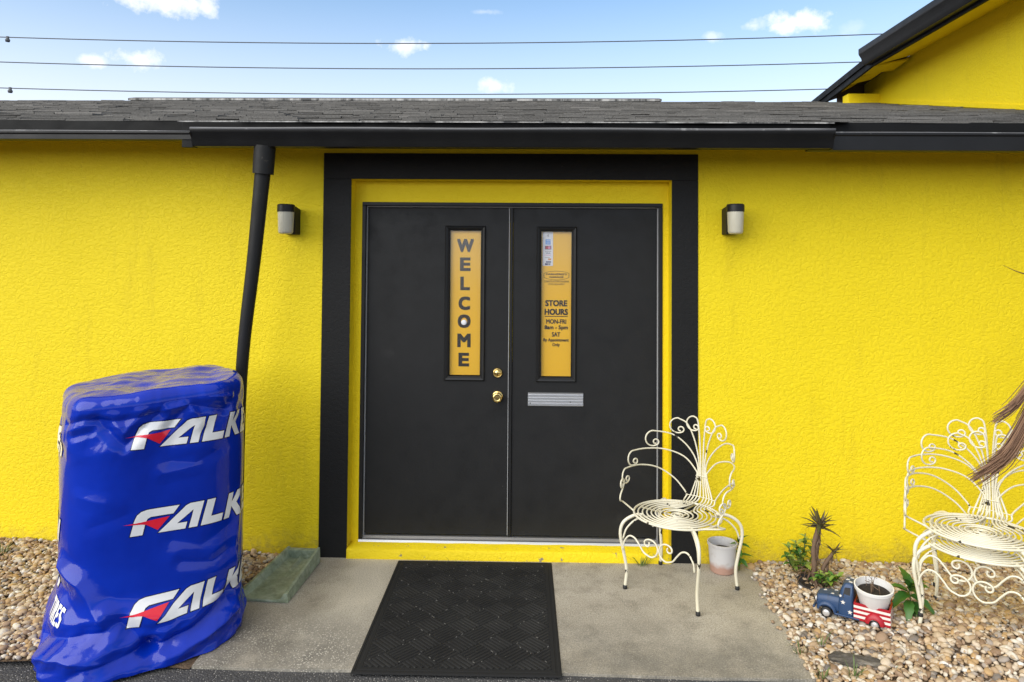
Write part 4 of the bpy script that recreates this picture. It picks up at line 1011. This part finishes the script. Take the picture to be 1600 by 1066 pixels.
def chair(name, label, group):
    r = thing(name, label, 'chair', group=group)
    rr = .0044
    for fan, rh, rs in LOOPS:
        b = MB(); pl3 = []
        half = {}
        for s in (-1, 1):
            f2 = cr([(u, z, 0) for u, z in fan], 7); f2 = [(p.x, p.y) for p in f2] + curl(fan[-1][0], fan[-1][1], -2, rh, .009, 560)
            back = [cyl(u, z, s) for u, z in f2]
            st_ = []
            for k in range(0, 13):
                a = radians(155)*k/12; st_.append(Vector((s*rs*sin(a), -.035 - rs*1.02*cos(a), .402 - .006*(1-rs/.2))))
            e = st_[-1]; ub = fan[0][0]
            mid = [Vector((s*(ub*.55+abs(e.x)*.35), .5*(e.y+.195), .401)), Vector((s*(ub+.003), .212, .404))]
            half[s] = cr(st_ + mid + [back[0]], 3)[:-1] + back
        pts = half[-1][::-1] + half[1][1:]
        b.tube(pts, rr, 6); b.build('loop_rod', 'cream', r, smooth=True)
    b = MB(); b.tube([(.229*sin(a), -.030-.222*cos(a), .398) for a in np.linspace(0, 2*pi, 48, endpoint=False)], .0058, 8, closed=True); b.build('seat_rim', 'cream', r, smooth=True)
    for rs in (.085, .062):
        b = MB(); b.tube([(rs*sin(a), -.035-rs*cos(a), .397) for a in np.linspace(0, 2*pi, 30, endpoint=False)], rr, 6, closed=True); b.build('seat_ring', 'cream', r, smooth=True)
    b = MB(); b.tube([((.04-.033*a/13)*sin(a), -.035-(.04-.033*a/13)*cos(a), .396) for a in np.linspace(0, 13, 60)], rr*.9, 6); b.build('seat_spiral', 'cream', r, smooth=True)
    b = MB()
    for sx in (-1, 1):
        b.tube([(sx*.02, -.245, .388), (sx*.02, .205, .388)], .005, 6)
    b.tube([(-.225, -.03, .386), (.225, -.03, .386)], .005, 6); b.build('seat_support', 'cream', r, smooth=True)
    for z, wd in ((.54, .034), (.425, .092)):
        b = MB(); b.tube([cyl(abs(u), z, 1 if u >= 0 else -1) + Vector((0, -.0065, 0)) for u in np.linspace(-wd, wd, 9)], .0022, 5); b.build('tie_wire', 'cream', r, smooth=True)
    for sx, sy in ((-1, -1), (1, -1), (-1, 1), (1, 1)):
        fx, fy = (.212, -.205) if sy < 0 else (.232, .195)
        k = fx/.212
        pth = [(.135*k, .6*fy+(-.03 if sy < 0 else .0), .395), (.175*k, .86*fy, .388), (.217*k, 1.04*fy, .352), (.229*k, 1.10*fy, .29), (.216*k, 1.03*fy, .19), (.205*k, .98*fy, .10), (fx, fy, .006)]
        b = MB(); b.tube([Vector((sx*p[0], p[1], p[2])) for p in cr(pth, 5)], .0086, 10); lg = b.build('leg', 'cream', r, smooth=True)
        b = MB(); b.lathe([(.0112, 0), (.0118, .004), (.0112, .018), (.0088, .020)], 12, None, (sx*fx, fy, 0)); b.build('foot_cap', 'foot', lg, smooth=True)
        b = MB(); b.tube([Vector((sx*p[0], p[1], p[2])) for p in cr([(.11*k, .55*fy, .384), (.165*k, .80*fy, .368), (.205*k, .97*fy, .32), (.219*k, 1.05*fy, .265)], 5)], .0050, 6); b.build('leg_brace', 'cream', r, smooth=True)
    for s in (-1, 1):   # apron scrolls between the front legs, in the plane y = -.22
        p2 = cr([(.207, .215, 0), (.200, .258, 0), (.172, .295, 0), (.138, .293, 0), (.108, .262, 0), (.084, .232, 0), (.052, .218, 0)], 6)
        p2 = [(p.x, p.y) for p in p2] + [(u, z) for u, z in curl(.047, .2175, 176, .044, .010, 500, -1)]
        b = MB(); b.tube([(s*u, -.222 - .01*abs(u)/.2, z) for u, z in p2], .0046, 6); b.build('apron_scroll', 'cream', r, smooth=True)
    for s in (-1, 1):   # arm scrolls tying the lowest arm to the seat rim
        p2 = curl(.462, .520, 75, .024, .009, 500, -1, .003)
        p3 = cr([Vector((s*.198, -.145, .400)), cyl(.475, .412, s), cyl(.515, .432, s), cyl(.513, .460, s), cyl(.478, .492, s), cyl(.462, .520, s)], 6)
        b = MB(); b.tube(p3 + [cyl(u, z, s) for u, z in p2], .0046, 6); b.build('arm_scroll', 'cream', r, smooth=True)
    return r
GR = 'cream wrought iron scroll chairs'
ch = chair('scroll_chair', 'cream wrought iron scroll chair standing on concrete by the right door leaf', GR)
ch.location = (.823, -.326, .0005); ch.rotation_euler = (0, 0, radians(-41))
c2 = copy_tree(ch); c2['label'] = 'lower of two stacked cream scroll chairs, its feet in the gravel'
c2.location = (2.12, -.79, .040); c2.rotation_euler = (0, 0, radians(-42))
c3 = copy_tree(ch); c3['label'] = 'upper of two stacked cream scroll chairs, its back behind the dry frond'
c3.location = (2.126, -.784, .104); c3.rotation_euler = (0, 0, radians(-41))

# ================================================================== SMALL THINGS ON THE RIGHT
def bucket(name, label, mat, loc, rt, rb, h, rz=0):
    r = thing(name, label, 'bucket', loc, rz)
    b = MB(); b.lathe([(.001, 0), (rb-.004, 0), (rb, .004), (rt-.002, h-.016), (rt+.003, h-.015), (rt+.004, h-.001), (rt+.002, h), (rt-.002, h), (rt-.004, h-.015), (rt-.006, h-.03), (rb-.004, .01), (.001, .01)], 40, cap=False)
    b.build('bucket_shell', mat, r, autosmooth=True); return r
wb = at_z(1128.5, 892, .0); wbk = bucket('bucket', 'faded white bucket stained pink below, standing by wall behind the chair', 'bucket_old', (wb.x, -.100, .001), .079, .067, .163)
b = MB(); b.lathe([(.001, .118), (.05, .122), (.0715, .116)], 24, cap=False); b.build('soil', 'potsoil', wbk)

# toy pickup truck planter
def truck(loc, rz):
    r = thing('toy_truck', 'blue tin toy pickup with white stars and red striped bed on gravel', 'toy truck', loc, rz)
    def sect(rings, mat, name, par=r, bevel=0.006):
        b = MB(); k = len(rings[0])
        for g_ in rings: b.v += g_
        for i in range(len(rings)-1):
            for j in range(k): b.f.append((i*k+j, (i+1)*k+j, (i+1)*k+(j+1) % k, i*k+(j+1) % k))
        b.f += [tuple(range(k)), tuple(range((len(rings)-1)*k, len(rings)*k))[::-1]]
        o = b.build(name, mat, par, bevel=bevel); return o
    def sq(x, w_, z0, z1, tw=None):   # rounded cross-section at x
        tw = w_ if tw is None else tw
        return [(x, -w_, z0), (x, w_, z0), (x, w_, z0+(z1-z0)*.62), (x, tw, z1-.006), (x, tw-.010, z1), (x, -tw+.010, z1), (x, -tw, z1-.006), (x, -w_, z0+(z1-z0)*.62)]
    sect([sq(.035, .052, .035, .100, .046), sq(.09, .049, .035, .097, .042), sq(.132, .044, .036, .090, .036), sq(.142, .038, .04, .082, .030)][::-1], 'truck_blue', 'hood')
    cab = sect([sq(-.014, .060, .030, .158, .044), sq(-.006, .062, .030, .168, .046), sq(.020, .062, .030, .168, .046), sq(.034, .060, .030, .150, .046), sq(.046, .058, .030, .105, .048)][::-1], 'truck_blue', 'cab')
    for s in (-1, 1):
        b = MB()
        p = [(-.002, .0605, .108), (.028, .0605, .108), (.020, .0525, .150), (-.002, .0525, .152)]
        vs_ = [(x, s*y+s*.0015, z) for x, y, z in p] + [(x, s*(y-.006), z) for x, y, z in p]
        b.add(vs_, [(0, 1, 2, 3), (0, 1, 5, 4), (1, 2, 6, 5), (2, 3, 7, 6), (3, 0, 4, 7)])
        b.build('cab_window', 'truck_dark', cab)
    b = MB(); p = [(.0445, -.040, .112), (.0445, .040, .112), (.0325, .036, .147), (.0325, -.036, .147)]
    b.add([(x+.002, y, z+.001) for x, y, z in p]+[(x-.006, y, z) for x, y, z in p], [(0, 1, 2, 3), (0, 4, 5, 1), (1, 5, 6, 2), (2, 6, 7, 3), (3, 7, 4, 0)]); b.build('windscreen', 'truck_dark', cab)
    b = MB(); b.box(.139, .146, -.026, .026, .045, .076); b.build('grille', 'rust', r, bevel=.002)
    b = MB(); b.box(.143, .153, -.060, .060, .032, .042); b.build('front_bumper', 'truck_blue', r, bevel=.003)
    for s in (-1, 1):
        b = MB(); b.lathe([(.001, 0), (.010, .001), (.011, .006), (.001, .010)], 14, Matrix.Rotation(pi/2, 3, 'Y'), (.136, s*.040, .070)); b.build('headlight', 'silver', r, smooth=True)
        b = MB(); vs_ = []; k = 14
        arch = [(.030*cos(a)*1.25, .034*sin(a)) for a in np.linspace(0, pi, k)]
        ya, yb = s*.040, s*.066
        vs_ = [(.095+x*1.18, ya, .034+z*1.18) for x, z in arch] + [(.095+x, yb, .034+z*1.02) for x, z in arch] + [(.095+x*.8, yb, .034+z*.74) for x, z in arch]
        fs = [(i, i+1, k+i+1, k+i) for i in range(k-1)] + [(k+i, k+i+1, 2*k+i+1, 2*k+i) for i in range(k-1)]
        if s < 0: fs = [f[::-1] for f in fs]
        b.add(vs_, fs); b.build('front_fender', 'truck_blue', r, smooth=True)
        b = MB(); b.box(-.04, .062, min(s*.056, s*.066), max(s*.056, s*.066), .026, .034); b.build('running_board', 'truck_blue', r, bevel=.002)
    # striped bed: stacked bands, alternately red and white
    nband = 7; z0, z1 = .028, .100; hb = (z1-z0)/nband
    for k in range(nband):
        za, zb_ = z0+hb*k, z0+hb*(k+1); pr_ = .0 if k % 2 == 0 else .0006
        b = MB(); wo, wi = .064+pr_, .058
        b.box(-.160-pr_, -.017, -wo, -wi, za, zb_); b.box(-.160-pr_, -.017, wi, wo, za, zb_); b.box(-.160-pr_, -.154, -wi, wi, za, zb_); b.box(-.023, -.017, -wi, wi, za, zb_)
        b.build('bed_stripe', 'truck_red' if k % 2 == 0 else 'truck_white', r)
    b = MB(); b.box(-.154, -.023, -.058, .058, .030, .036); b.build('bed_floor', 'rust', r)
    for s in (-1, 1):
        b = MB(); k = 12; a_ = np.linspace(0, pi, k)
        vs_ = [(-.100+.040*cos(a), s*.0645, .030+.044*sin(a)) for a in a_] + [(-.100+.034*cos(a), s*.079, .030+.037*sin(a)) for a in a_] + [(-.100+.022*cos(a), s*.079, .030+.022*sin(a)) for a in a_]
        fs = [(i, i+1, k+i+1, k+i) for i in range(k-1)] + [(k+i, k+i+1, 2*k+i+1, 2*k+i) for i in range(k-1)]
        if s < 0: fs = [f[::-1] for f in fs]
        b.add(vs_, fs); b.build('rear_fender', 'truck_red', r, smooth=True)
        for x in (.095, -.100):
            b = MB(); b.lathe([(.001, -.007), (.020, -.007), (.0245, -.004), (.0245, .004), (.020, .007), (.001, .007)], 20, Matrix.Rotation(-s*pi/2, 3, 'X'), (x, s*.058, .0245)); wh = b.build('wheel', 'foot', r, smooth=True)
            b = MB(); b.lathe([(.015, .0), (.015, .009), (.010, .011), (.001, .012)], 16, Matrix.Rotation(-s*pi/2, 3, 'X'), (x, s*.058, .0245)); b.build('hubcap', 'silver', wh, smooth=True)
    # stars: thin plates proud of the paint
    def star(c, u, v, R):
        b = MB(); u, v = Vector(u).normalized(), Vector(v).normalized(); n_ = u.cross(v); c = Vector(c); pts = []
        for k in range(10):
            a = pi/2 + k*pi/5; q = R if k % 2 == 0 else R*.42; pts.append(c + u*q*cos(a) + v*q*sin(a))
        b.v = [tuple(p + n_*.0012) for p in pts] + [tuple(p - n_*.0015) for p in pts]
        b.f = [tuple(range(10))] + [(k, 10+k, 10+(k+1) % 10, (k+1) % 10) for k in range(10)]
        b.build('star', 'truck_white', r)
    for s in (-1, 1):
        star((-.002, s*.0622, .052), (s*-1, 0, 0), (0, 0, 1), .0105); star((.026, s*.0612, .088), (s*-1, 0, 0), (0, 0, 1), .0105); star((.036, s*.0565, .112), (s*-1, 0, 0), (0, 0, 1), .008)
    for x, y in ((.0, -.026), (.0, .022), (.014, .0)): star((x, y, .1685), (1, 0, 0), (0, 1, 0), .009)
    for x, y in ((.066, -.024), (.075, .020), (.11, -.012)): star((x, y, .0995-.12*max(0, x-.066)), (1, 0, -.1), (0, 1, 0), .008)
    return r
a_, c_ = at_z(1290, 966, .02), at_z(1366, 986, .02)
hd = (a_-c_); hd.z = 0; ang = atan2(hd.y, hd.x); mid = (a_+c_)/2; side = Vector((-hd.y, hd.x, 0)).normalized()
tp = mid - side*.068
TS = hd.length/.195
tk = truck((tp.x, tp.y, mound(tp.x, tp.y)-.006), ang); tk.scale = (TS, TS, TS)
hdn = hd.normalized()
pb = Vector((tp.x, tp.y, tk.location.z)) - hdn*(.0885*TS)
pot2 = bucket('bucket', 'white plastic bucket of dead stems sitting in the toy truck bed', 'bucket', (pb.x, pb.y, tk.location.z+.037*TS), .082, .047, .150); pot2.rotation_euler = (radians(7), radians(-3), 0)
b = MB(); b.lathe([(.001, .122), (.04, .126), (.0725, .118)], 24, cap=False); b.build('soil', 'potsoil', pot2)
b = MB(); rnd = random.Random(4)
for k in range(9):
    a, q = rnd.uniform(0, 6.28), rnd.uniform(0, .05); x, y = q*cos(a), q*sin(a)
    b.tube([(x, y, .12), (x+rnd.uniform(-.01, .01), y+rnd.uniform(-.01, .01), .17), (x+rnd.uniform(-.03, .03), y+rnd.uniform(-.03, .03), .15+rnd.uniform(.0, .06))], .0013, 5)
b.build('dead_stems', 'dead', pot2)

# leaves
def leaf_mesh(name, Ln, W, droop=.3, fold=.25, serr=.0, mat='leaf', n=7):
    b = MB()
    for i in range(n+1):
        t = i/n; w_ = W*.5*(sin(pi*min(1, t**.8))**.85)*(1-.25*t) if 0 < t < 1 else .0008
        if serr and 0 < i < n: w_ *= 1+(serr if i % 2 else -serr)
        x = Ln*t; z = -droop*Ln*t*t + .12*Ln*t
        b.v += [(x, -w_, z+w_*fold*2), (x, 0, z), (x, w_, z+w_*fold*2)]
    for i in range(n): b.f += [(i*3, i*3+3, i*3+4, i*3+1), (i*3+1, i*3+4, i*3+5, i*3+2)]
    return b.mesh(name, mat, True)
def put_leaf(me, p, yaw, pitch, sc_, parent, roll=0, name='leaf'):
    o = link(name, me, parent); o.location = p; o.rotation_euler = (roll, -pitch, yaw); o.scale = (sc_, sc_, sc_); return o
LM = [leaf_mesh('leaf', .10, .05, .35, .25, .10, 'leaf', 9), leaf_mesh('leaf', .10, .045, .7, .2, .10, 'leaf', 9)]
def weed(label, p, spec, seed, sc_=1.0, stem_h=.10, mats=LM):
    r = thing('weed', label, 'plant', p); rnd = random.Random(seed)
    b = MB(); b.tube(cr([(0, 0, -.02), (.004, -.003, stem_h*.5), (-.002, .003, stem_h)], 4), [.004-.0002*i for i in range(9)], 6); b.build('stem', 'stem', r, smooth=True)
    for yaw, pitch, zf, s in spec:
        put_leaf(mats[rnd.randrange(len(mats))], (0, 0, stem_h*zf), radians(yaw), radians(pitch), s*sc_, r, rnd.uniform(-.3, .3))
    return r
q = at_z(1421, 962, .05)
weed('dark green broad leaved weed in gravel between toy truck and stacked chairs', (q.x, q.y, mound(q.x, q.y)),
     [(-95, 20, .9, 1.05), (-40, -8, .7, 1.2), (-150, 8, .75, 1.15), (160, 20, .8, 1.0), (20, 15, .85, 1.1), (80, 55, 1, 1.0), (-70, -20, .45, 1.15), (-120, -12, .5, 1.0), (-15, -25, .4, 1.0), (100, 10, .6, .9), (-60, 62, 1, .8), (200, 70, 1, .75), (-35, 25, 1.0, .8), (-78, -28, .3, 1.2)], 2, 1.12, .12)
q = at_z(1153, 893, .0)
weed('green leafy weed growing between the faded bucket and the yellow wall', (q.x+.01, max(-.09, q.y), .003),
     [(-100, 25, .7, .8), (-170, 10, .8, .8), (-50, 20, .9, .85), (170, 30, .6, .7), (-20, 35, .5, .8), (60, 50, 1, .7), (-80, 60, 1, .8), (-130, 40, 1, .7), (-60, -10, .4, .8), (20, 60, 1, .8), (-110, 0, .35, .7), (-150, 45, .9, .7)], 5, .85, .15)

# aloe in a dark pot
q = at_z(1279, 924, .02); ax, ay = q.x, q.y+.07
al = thing('aloe_plant', 'tall bare-stemmed dull aloe in a dark sunken pot by the yellow wall', 'plant', (ax, ay, .0))
b = MB(); b.lathe([(.070, -.06), (.080, .028), (.084, .030), (.084, .037), (.079, .037), (.076, .026), (.001, .024)], 24, cap=False); pt_ = b.build('pot', 'darkpot', al, autosmooth=True); pt_.rotation_euler = (radians(8), radians(5), 0)
b = MB(); b.lathe([(.001, .030), (.05, .034), (.074, .028)], 16, cap=False); b.build('soil', 'potsoil', al)
rnd = random.Random(9)
tt = at_y(1281, 818, ay); H_ = tt.z
st_ = cr([(0, 0, .03), (.006, 0, H_*.35), (.004, 0, H_*.65), (tt.x-ax, 0, H_)], 5)
b = MB(); b.tube(st_, [.013*(1+.25*rnd.uniform(-1, 1)) for _ in st_], 8); b.build('aloe_stem', 'dead', al, smooth=True)
def aloe_leaf(name, Ln, W, curve, mat):
    b = MB(); n = 5
    for i in range(n+1):
        t = i/n; w_ = W*.5*(1-t)**.8+.0005; th = w_*.5; x = Ln*t; z = curve*Ln*t*t
        b.v += [(x, -w_, z+th*.3), (x, 0, z-th), (x, w_, z+th*.3), (x, 0, z+th*.05)]
    for i in range(n):
        for j in range(4): b.f.append((i*4+j, i*4+4+j, i*4+4+(j+1) % 4, i*4+(j+1) % 4))
    return b.mesh(name, mat, True)
AL = [aloe_leaf('leaf', .105, .030, .15, 'aloe'), aloe_leaf('leaf', .105, .030, -.40, 'aloe')]; DL = aloe_leaf('dead_leaf', .075, .022, -.8, 'dead')
for k in range(22):
    put_leaf(AL[k % 2], tuple(st_[-1]+Vector((0, 0, -.004*(k % 6)))), k*2.4, radians(8+ (k/22)*52 if k > 12 else -12+k*3), rnd.uniform(.8, 1.1), al)
for k in range(44):
    put_leaf(DL, tuple(st_[-1].lerp(st_[int(len(st_)*.25)], (k/44)**.8)), k*2.4, radians(rnd.uniform(-75, -35)), rnd.uniform(.5, .95), al, name='dead_leaf')
for k in range(26):
    a = k*2.4; q_ = .02+.055*rnd.random(); put_leaf(DL, (q_*cos(a), q_*sin(a), .05+.10*rnd.random()*(1-q_*8)), a+rnd.uniform(-.5, .5), radians(rnd.uniform(-40, 50)), rnd.uniform(.5, 1.0), al, name='dead_leaf')
p2 = at_y(1303, 862, ay+.02); b = MB(); s2 = cr([(.05, .01, .04), (.06, .01, p2.z*.6), (p2.x-ax, .02, p2.z)], 5); b.tube(s2, [.010*(1+.2*rnd.uniform(-1, 1)) for _ in s2], 7); b.build('aloe_stem', 'dead', al, smooth=True)
for k in range(14): put_leaf(AL[k % 2], tuple(s2[-1]), k*2.4, radians(rnd.uniform(-5, 65)), rnd.uniform(.45, .65), al)
for k in range(12): put_leaf(DL, tuple(s2[-1].lerp(s2[2], k/12)), k*2.4, radians(rnd.uniform(-70, -30)), rnd.uniform(.4, .7), al, name='dead_leaf')
# bushy bright succulent beside it
SM = [leaf_mesh('leaf', .046, .028, .3, .2, .08, 'leaf_bright', 5), leaf_mesh('leaf', .044, .026, .3, .2, .08, 'leaf', 5)]
def bush(label, base, shoots, seed):
    r = thing('succulent', label, 'plant', base); rnd = random.Random(seed); b = MB(); lv = []
    for (x, y, z, nl) in shoots:
        pts = cr([(x*.2, y*.2, -.01), (x*.7, y*.7, z*.55), (x, y, z)], 5); b.tube(pts, .003, 5)
        for k in range(nl):
            t = .35+.65*k/nl; p = pts[min(len(pts)-1, int(t*(len(pts)-1)))]
            lv.append((p, k*2.4+rnd.uniform(-.3, .3), radians(rnd.uniform(0, 55)), rnd.uniform(.7, 1.25)))
    b.build('stems', 'stem', r, smooth=True)
    for p, yw, pi_, s in lv: put_leaf(SM[0 if rnd.random() < .7 else 1], tuple(p), yw, pi_, s, r)
    return r
q = at_z(1252, 905, .02)
bush('bright green bushy succulent beside the dull aloe by the wall', (q.x+.02, q.y+.05, .02), [(-.03, 0, .19, 16), (-.09, -.02, .12, 14), (.03, .02, .22, 16), (-.06, .03, .15, 12), (.08, .0, .19, 14), (0, -.05, .09, 12), (-.02, -.03, .14, 12)], 3)
bush('low grey green succulent spreading in front of the aloe stem', (ax+.035, ay-.045, .045), [(0, 0, .05, 10), (.05, -.01, .05, 10), (-.05, -.01, .045, 9), (.02, -.04, .035, 9), (.085, .0, .04, 9)], 8)

# charred piece of wood
l0, l1 = at_z(1296, 1030, .02), at_z(1384, 1042, .02)
lg = thing('driftwood', 'charred weathered chunk of wood lying on the gravel', 'wood', ((l0.x+l1.x)/2, (l0.y+l1.y)/2+.01, .02), atan2(l1.y-l0.y, l1.x-l0.x))
b = MB(); Lg = (l1-l0).length; n, k = 40, 16
for i in range(n+1):
    x = -Lg/2 + Lg*i/n; e = sin(pi*min(1, max(.02, i/n)))**.35
    for j in range(k):
        a = 2*pi*j/k; q = (.036 + .022*noise.noise(Vector((x*16, cos(a)*2, sin(a)*2))) + .008*noise.noise(Vector((x*50, cos(a)*5, sin(a)*5))))*e; b.v.append((x, q*cos(a)*1.15, q*sin(a)*.62+.002))
for i in range(n):
    for j in range(k): b.f.append((i*k+j, i*k+(j+1) % k, (i+1)*k+(j+1) % k, (i+1)*k+j))
b.f += [tuple(range(k))[::-1], tuple(range(n*k, n*k+k))]; b.f = [f[::-1] for f in b.f]
b.build('log', 'bark', lg, autosmooth=True)

# grass tufts
def tuft(label, p, n, h, seed, spread=.03, flat=.5):
    rnd = random.Random(seed); b = MB()
    for k in range(n):
        a = rnd.uniform(0, 6.28); q = rnd.uniform(0, spread); x, y = q*cos(a), q*sin(a)*.6; hh = h*rnd.uniform(.5, 1.1); lean = hh*rnd.uniform(.2, 1)*flat*2; w_ = .0028; dx, dy = cos(a), sin(a)*.7; px_, py_ = -dy*w_, dx*w_
        P = [(0, 0), (.35, .5), (.75, .85), (1.15, .95)]
        o = len(b.v)
        for i, (l, v) in enumerate(P):
            ww = 1-i/3.2; b.v += [(x+dx*lean*l-px_*ww, y+dy*lean*l-py_*ww, hh*v), (x+dx*lean*l+px_*ww, y+dy*lean*l+py_*ww, hh*v)]
        for i in range(3): b.f.append((o+i*2, o+i*2+1, o+i*2+3, o+i*2+2))
    r = thing('grass_tuft', label, 'grass', p); tag(b.build('blades', 'grass', r), kind='stuff'); return r
def tp_(px, py, z=.0): 
    v = at_z(px, py, z); return (v.x, min(v.y, -.03), z)
tuft('small green grass tuft at the foot of the step near the chair', tp_(1002, 884), 22, .07, 1, .04, .9)
tuft('few grass blades by the step behind the doormat', tp_(712, 880), 12, .03, 2, .10, .5)
tuft('yellow green grass sprig at the path edge in right gravel', tp_(1250, 1020, .008), 14, .055, 3, .03, .6)
tuft('yellow green sprig just left of the driftwood', tp_(1283, 1008, .015), 9, .06, 4, .03, .6)
tuft('small leafy sprig below the driftwood', tp_(1335, 1058, .012), 18, .06, 5, .035, .7)
tuft('bright thin sprig standing alone in the gravel below stacked chairs', tp_(1511, 1058, .012), 8, .06, 6, .02, .35)
tuft('tiny sprig low in the gravel below the weed', tp_(1398, 1052, .012), 7, .03, 8, .02, .6)
tuft('green tuft by the wall at the far end of left gravel', tp_(4, 866, .06), 30, .07, 7, .05, .7)
tuft('sprig near the kerb end of the concrete path', tp_(1286, 1060, .008), 12, .045, 9, .03, .6)

# dried palm fronds hanging in from a palm just outside the picture
pm = thing('palm_tree', 'palm with dry brown fronds hanging in front of the stacked chairs', 'palm tree', (3.25, -.95, 0))
b = MB(); k = 12; pts = [(0.02*sin(i), 0, -.05+4.6*i/28) for i in range(29)]; b.tube(pts, [.13*(1+.06*(-1)**i)*(1-.006*i) for i in range(29)], 14); b.build('trunk', 'trunk', pm, smooth=True)
def frond(spine, seed, width, ns):
    rnd = random.Random(seed); b = MB(); sp_ = cr([Vector(p)-Vector((3.25, -.95, 0)) for p in spine], 8); n = len(sp_)
    for k in range(ns):
        t0 = rnd.uniform(0, .55); t1 = min(1, t0 + rnd.uniform(.35, .7)) if rnd.random() < .8 else 1
        i0, i1 = int(t0*(n-1)), max(int(t0*(n-1))+3, int(t1*(n-1))); i1 = min(i1, n-1)
        o1 = Vector((rnd.gauss(0, 1), rnd.gauss(0, 1), rnd.gauss(0, 1)))*width*.45; o2 = o1*.8 + Vector((rnd.gauss(0, 1), rnd.gauss(0, 1), rnd.gauss(0, 1)))*width*.75
        P = []
        for i in range(i0, i1+1, 2):
            f = (i-i0)/max(1, i1-i0); taper = 1-.45*i/(n-1); P.append(sp_[i] + (o1.lerp(o2, f))*taper)
        if len(P) < 2: continue
        b.tube(P, [.0024*(1-.7*i/(len(P)-1))+.0004 for i in range(len(P))], 4, cap=False)
    b.tube(sp_, [.006*(1-.8*i/(n-1)) for i in range(n)], 6)
    return b.build('frond', 'frond', pm)
M['palm_green'] = leafmat('green_palm_frond', (.045, .09, .02), (.08, .13, .03), .5)
def crown_frond(a, rise, Lf, mat, seed):
    rnd = random.Random(seed); b = MB(); d_ = Vector((cos(a), sin(a), 0)); sd_ = Vector((-sin(a), cos(a), 0)); o = Vector((0, 0, 4.5)); P = []
    for i in range(13):
        t = i/12; P.append(o + d_*(Lf*t) + Vector((0, 0, rise*t - (rise+.55*Lf)*t*t)))
    b.tube(P, [.014*(1-.85*i/12) for i in range(13)], 5)
    for i in range(3, 13):
        for k in (-1, 1):
            for q in (0, .5):
                c = P[i-1].lerp(P[i], q); ln = .34*sin(pi*min(1, .2+.8*i/13))+.06; tip = c + sd_*k*ln*.8 + d_*ln*.45 + Vector((0, 0, -ln*rnd.uniform(.3, .7))); w_ = d_*.012
                b.add([c-w_, c+w_, c.lerp(tip, .5)+w_*.8+Vector((0, 0, .02)), tip, c.lerp(tip, .5)-w_*.8+Vector((0, 0, .02))], [(0, 1, 2, 4), (4, 2, 3)])
    b.build('frond', mat, pm)
for k in range(13): crown_frond(k*2.4, .55-.05*(k % 5), 1.15, 'palm_green' if k % 4 else 'frond', k)
def y_(px, py, y): return tuple(at_y(px, py, y))
frond([(3.2, -.93, 2.05), y_(1668, 520, -.92), y_(1630, 605, -.92), y_(1580, 700, -.92), y_(1548, 730, -.91), y_(1520, 747, -.90)], 1, .034, 190)
frond([(3.2, -.91, 2.1), y_(1690, 480, -.92), y_(1640, 560, -.92), y_(1600, 615, -.92), y_(1578, 640, -.91), y_(1552, 658, -.90)], 2, .024, 110)
b = MB(); org = Vector((3.25, -.95, 0)); b.tube([Vector(p)-org for p in cr([(3.2, -.92, 2.0), y_(1660, 462, -.92), y_(1612, 433, -.92), y_(1588, 424, -.92), y_(1566, 414, -.92)], 6)], [.006*(1-.9*i/24) for i in range(25)], 5); b.build('frond_rib', 'frond', pm, smooth=True)

# ================================================================== OVERHEAD CABLES
PY_ = 14.0
def wire(label, a, m, c, clamp):
    A, Mi, C_ = at_y(*a, PY_), at_y(*m, PY_), at_y(*c, PY_)
    co = np.polyfit([A.x, Mi.x, C_.x], [A.z, Mi.z, C_.z], 2)
    r = thing('power_line', label, 'power line', (0, PY_, 0), 0, 'overhead power lines behind the roof')
    b = MB(); b.tube([(x, 0, float(np.polyval(co, x))) for x in np.linspace(-24, 24, 60)], .0135, 6); b.build('cable', 'wire', r, smooth=True)
    if clamp:
        q = at_y(*clamp, PY_); zq = float(np.polyval(co, q.x)); b = MB()
        b.lathe([(.001, -.13), (.05, -.12), (.06, -.07), (.035, -.03), (.04, .02), (.001, .03)], 12, None, (q.x, 0, zq)); b.build('line_clamp', 'wire', r, smooth=True)
wire('topmost of three overhead cables crossing the sky', (0, 58), (760, 67.5), (1385, 53), (12, 60))
wire('middle of three overhead cables crossing the sky', (0, 97), (760, 107.5), (1345, 97), None)
wire('lowest of three overhead cables, just above the roof ridge', (0, 137.5), (760, 147.5), (1285, 139.5), (16, 141))
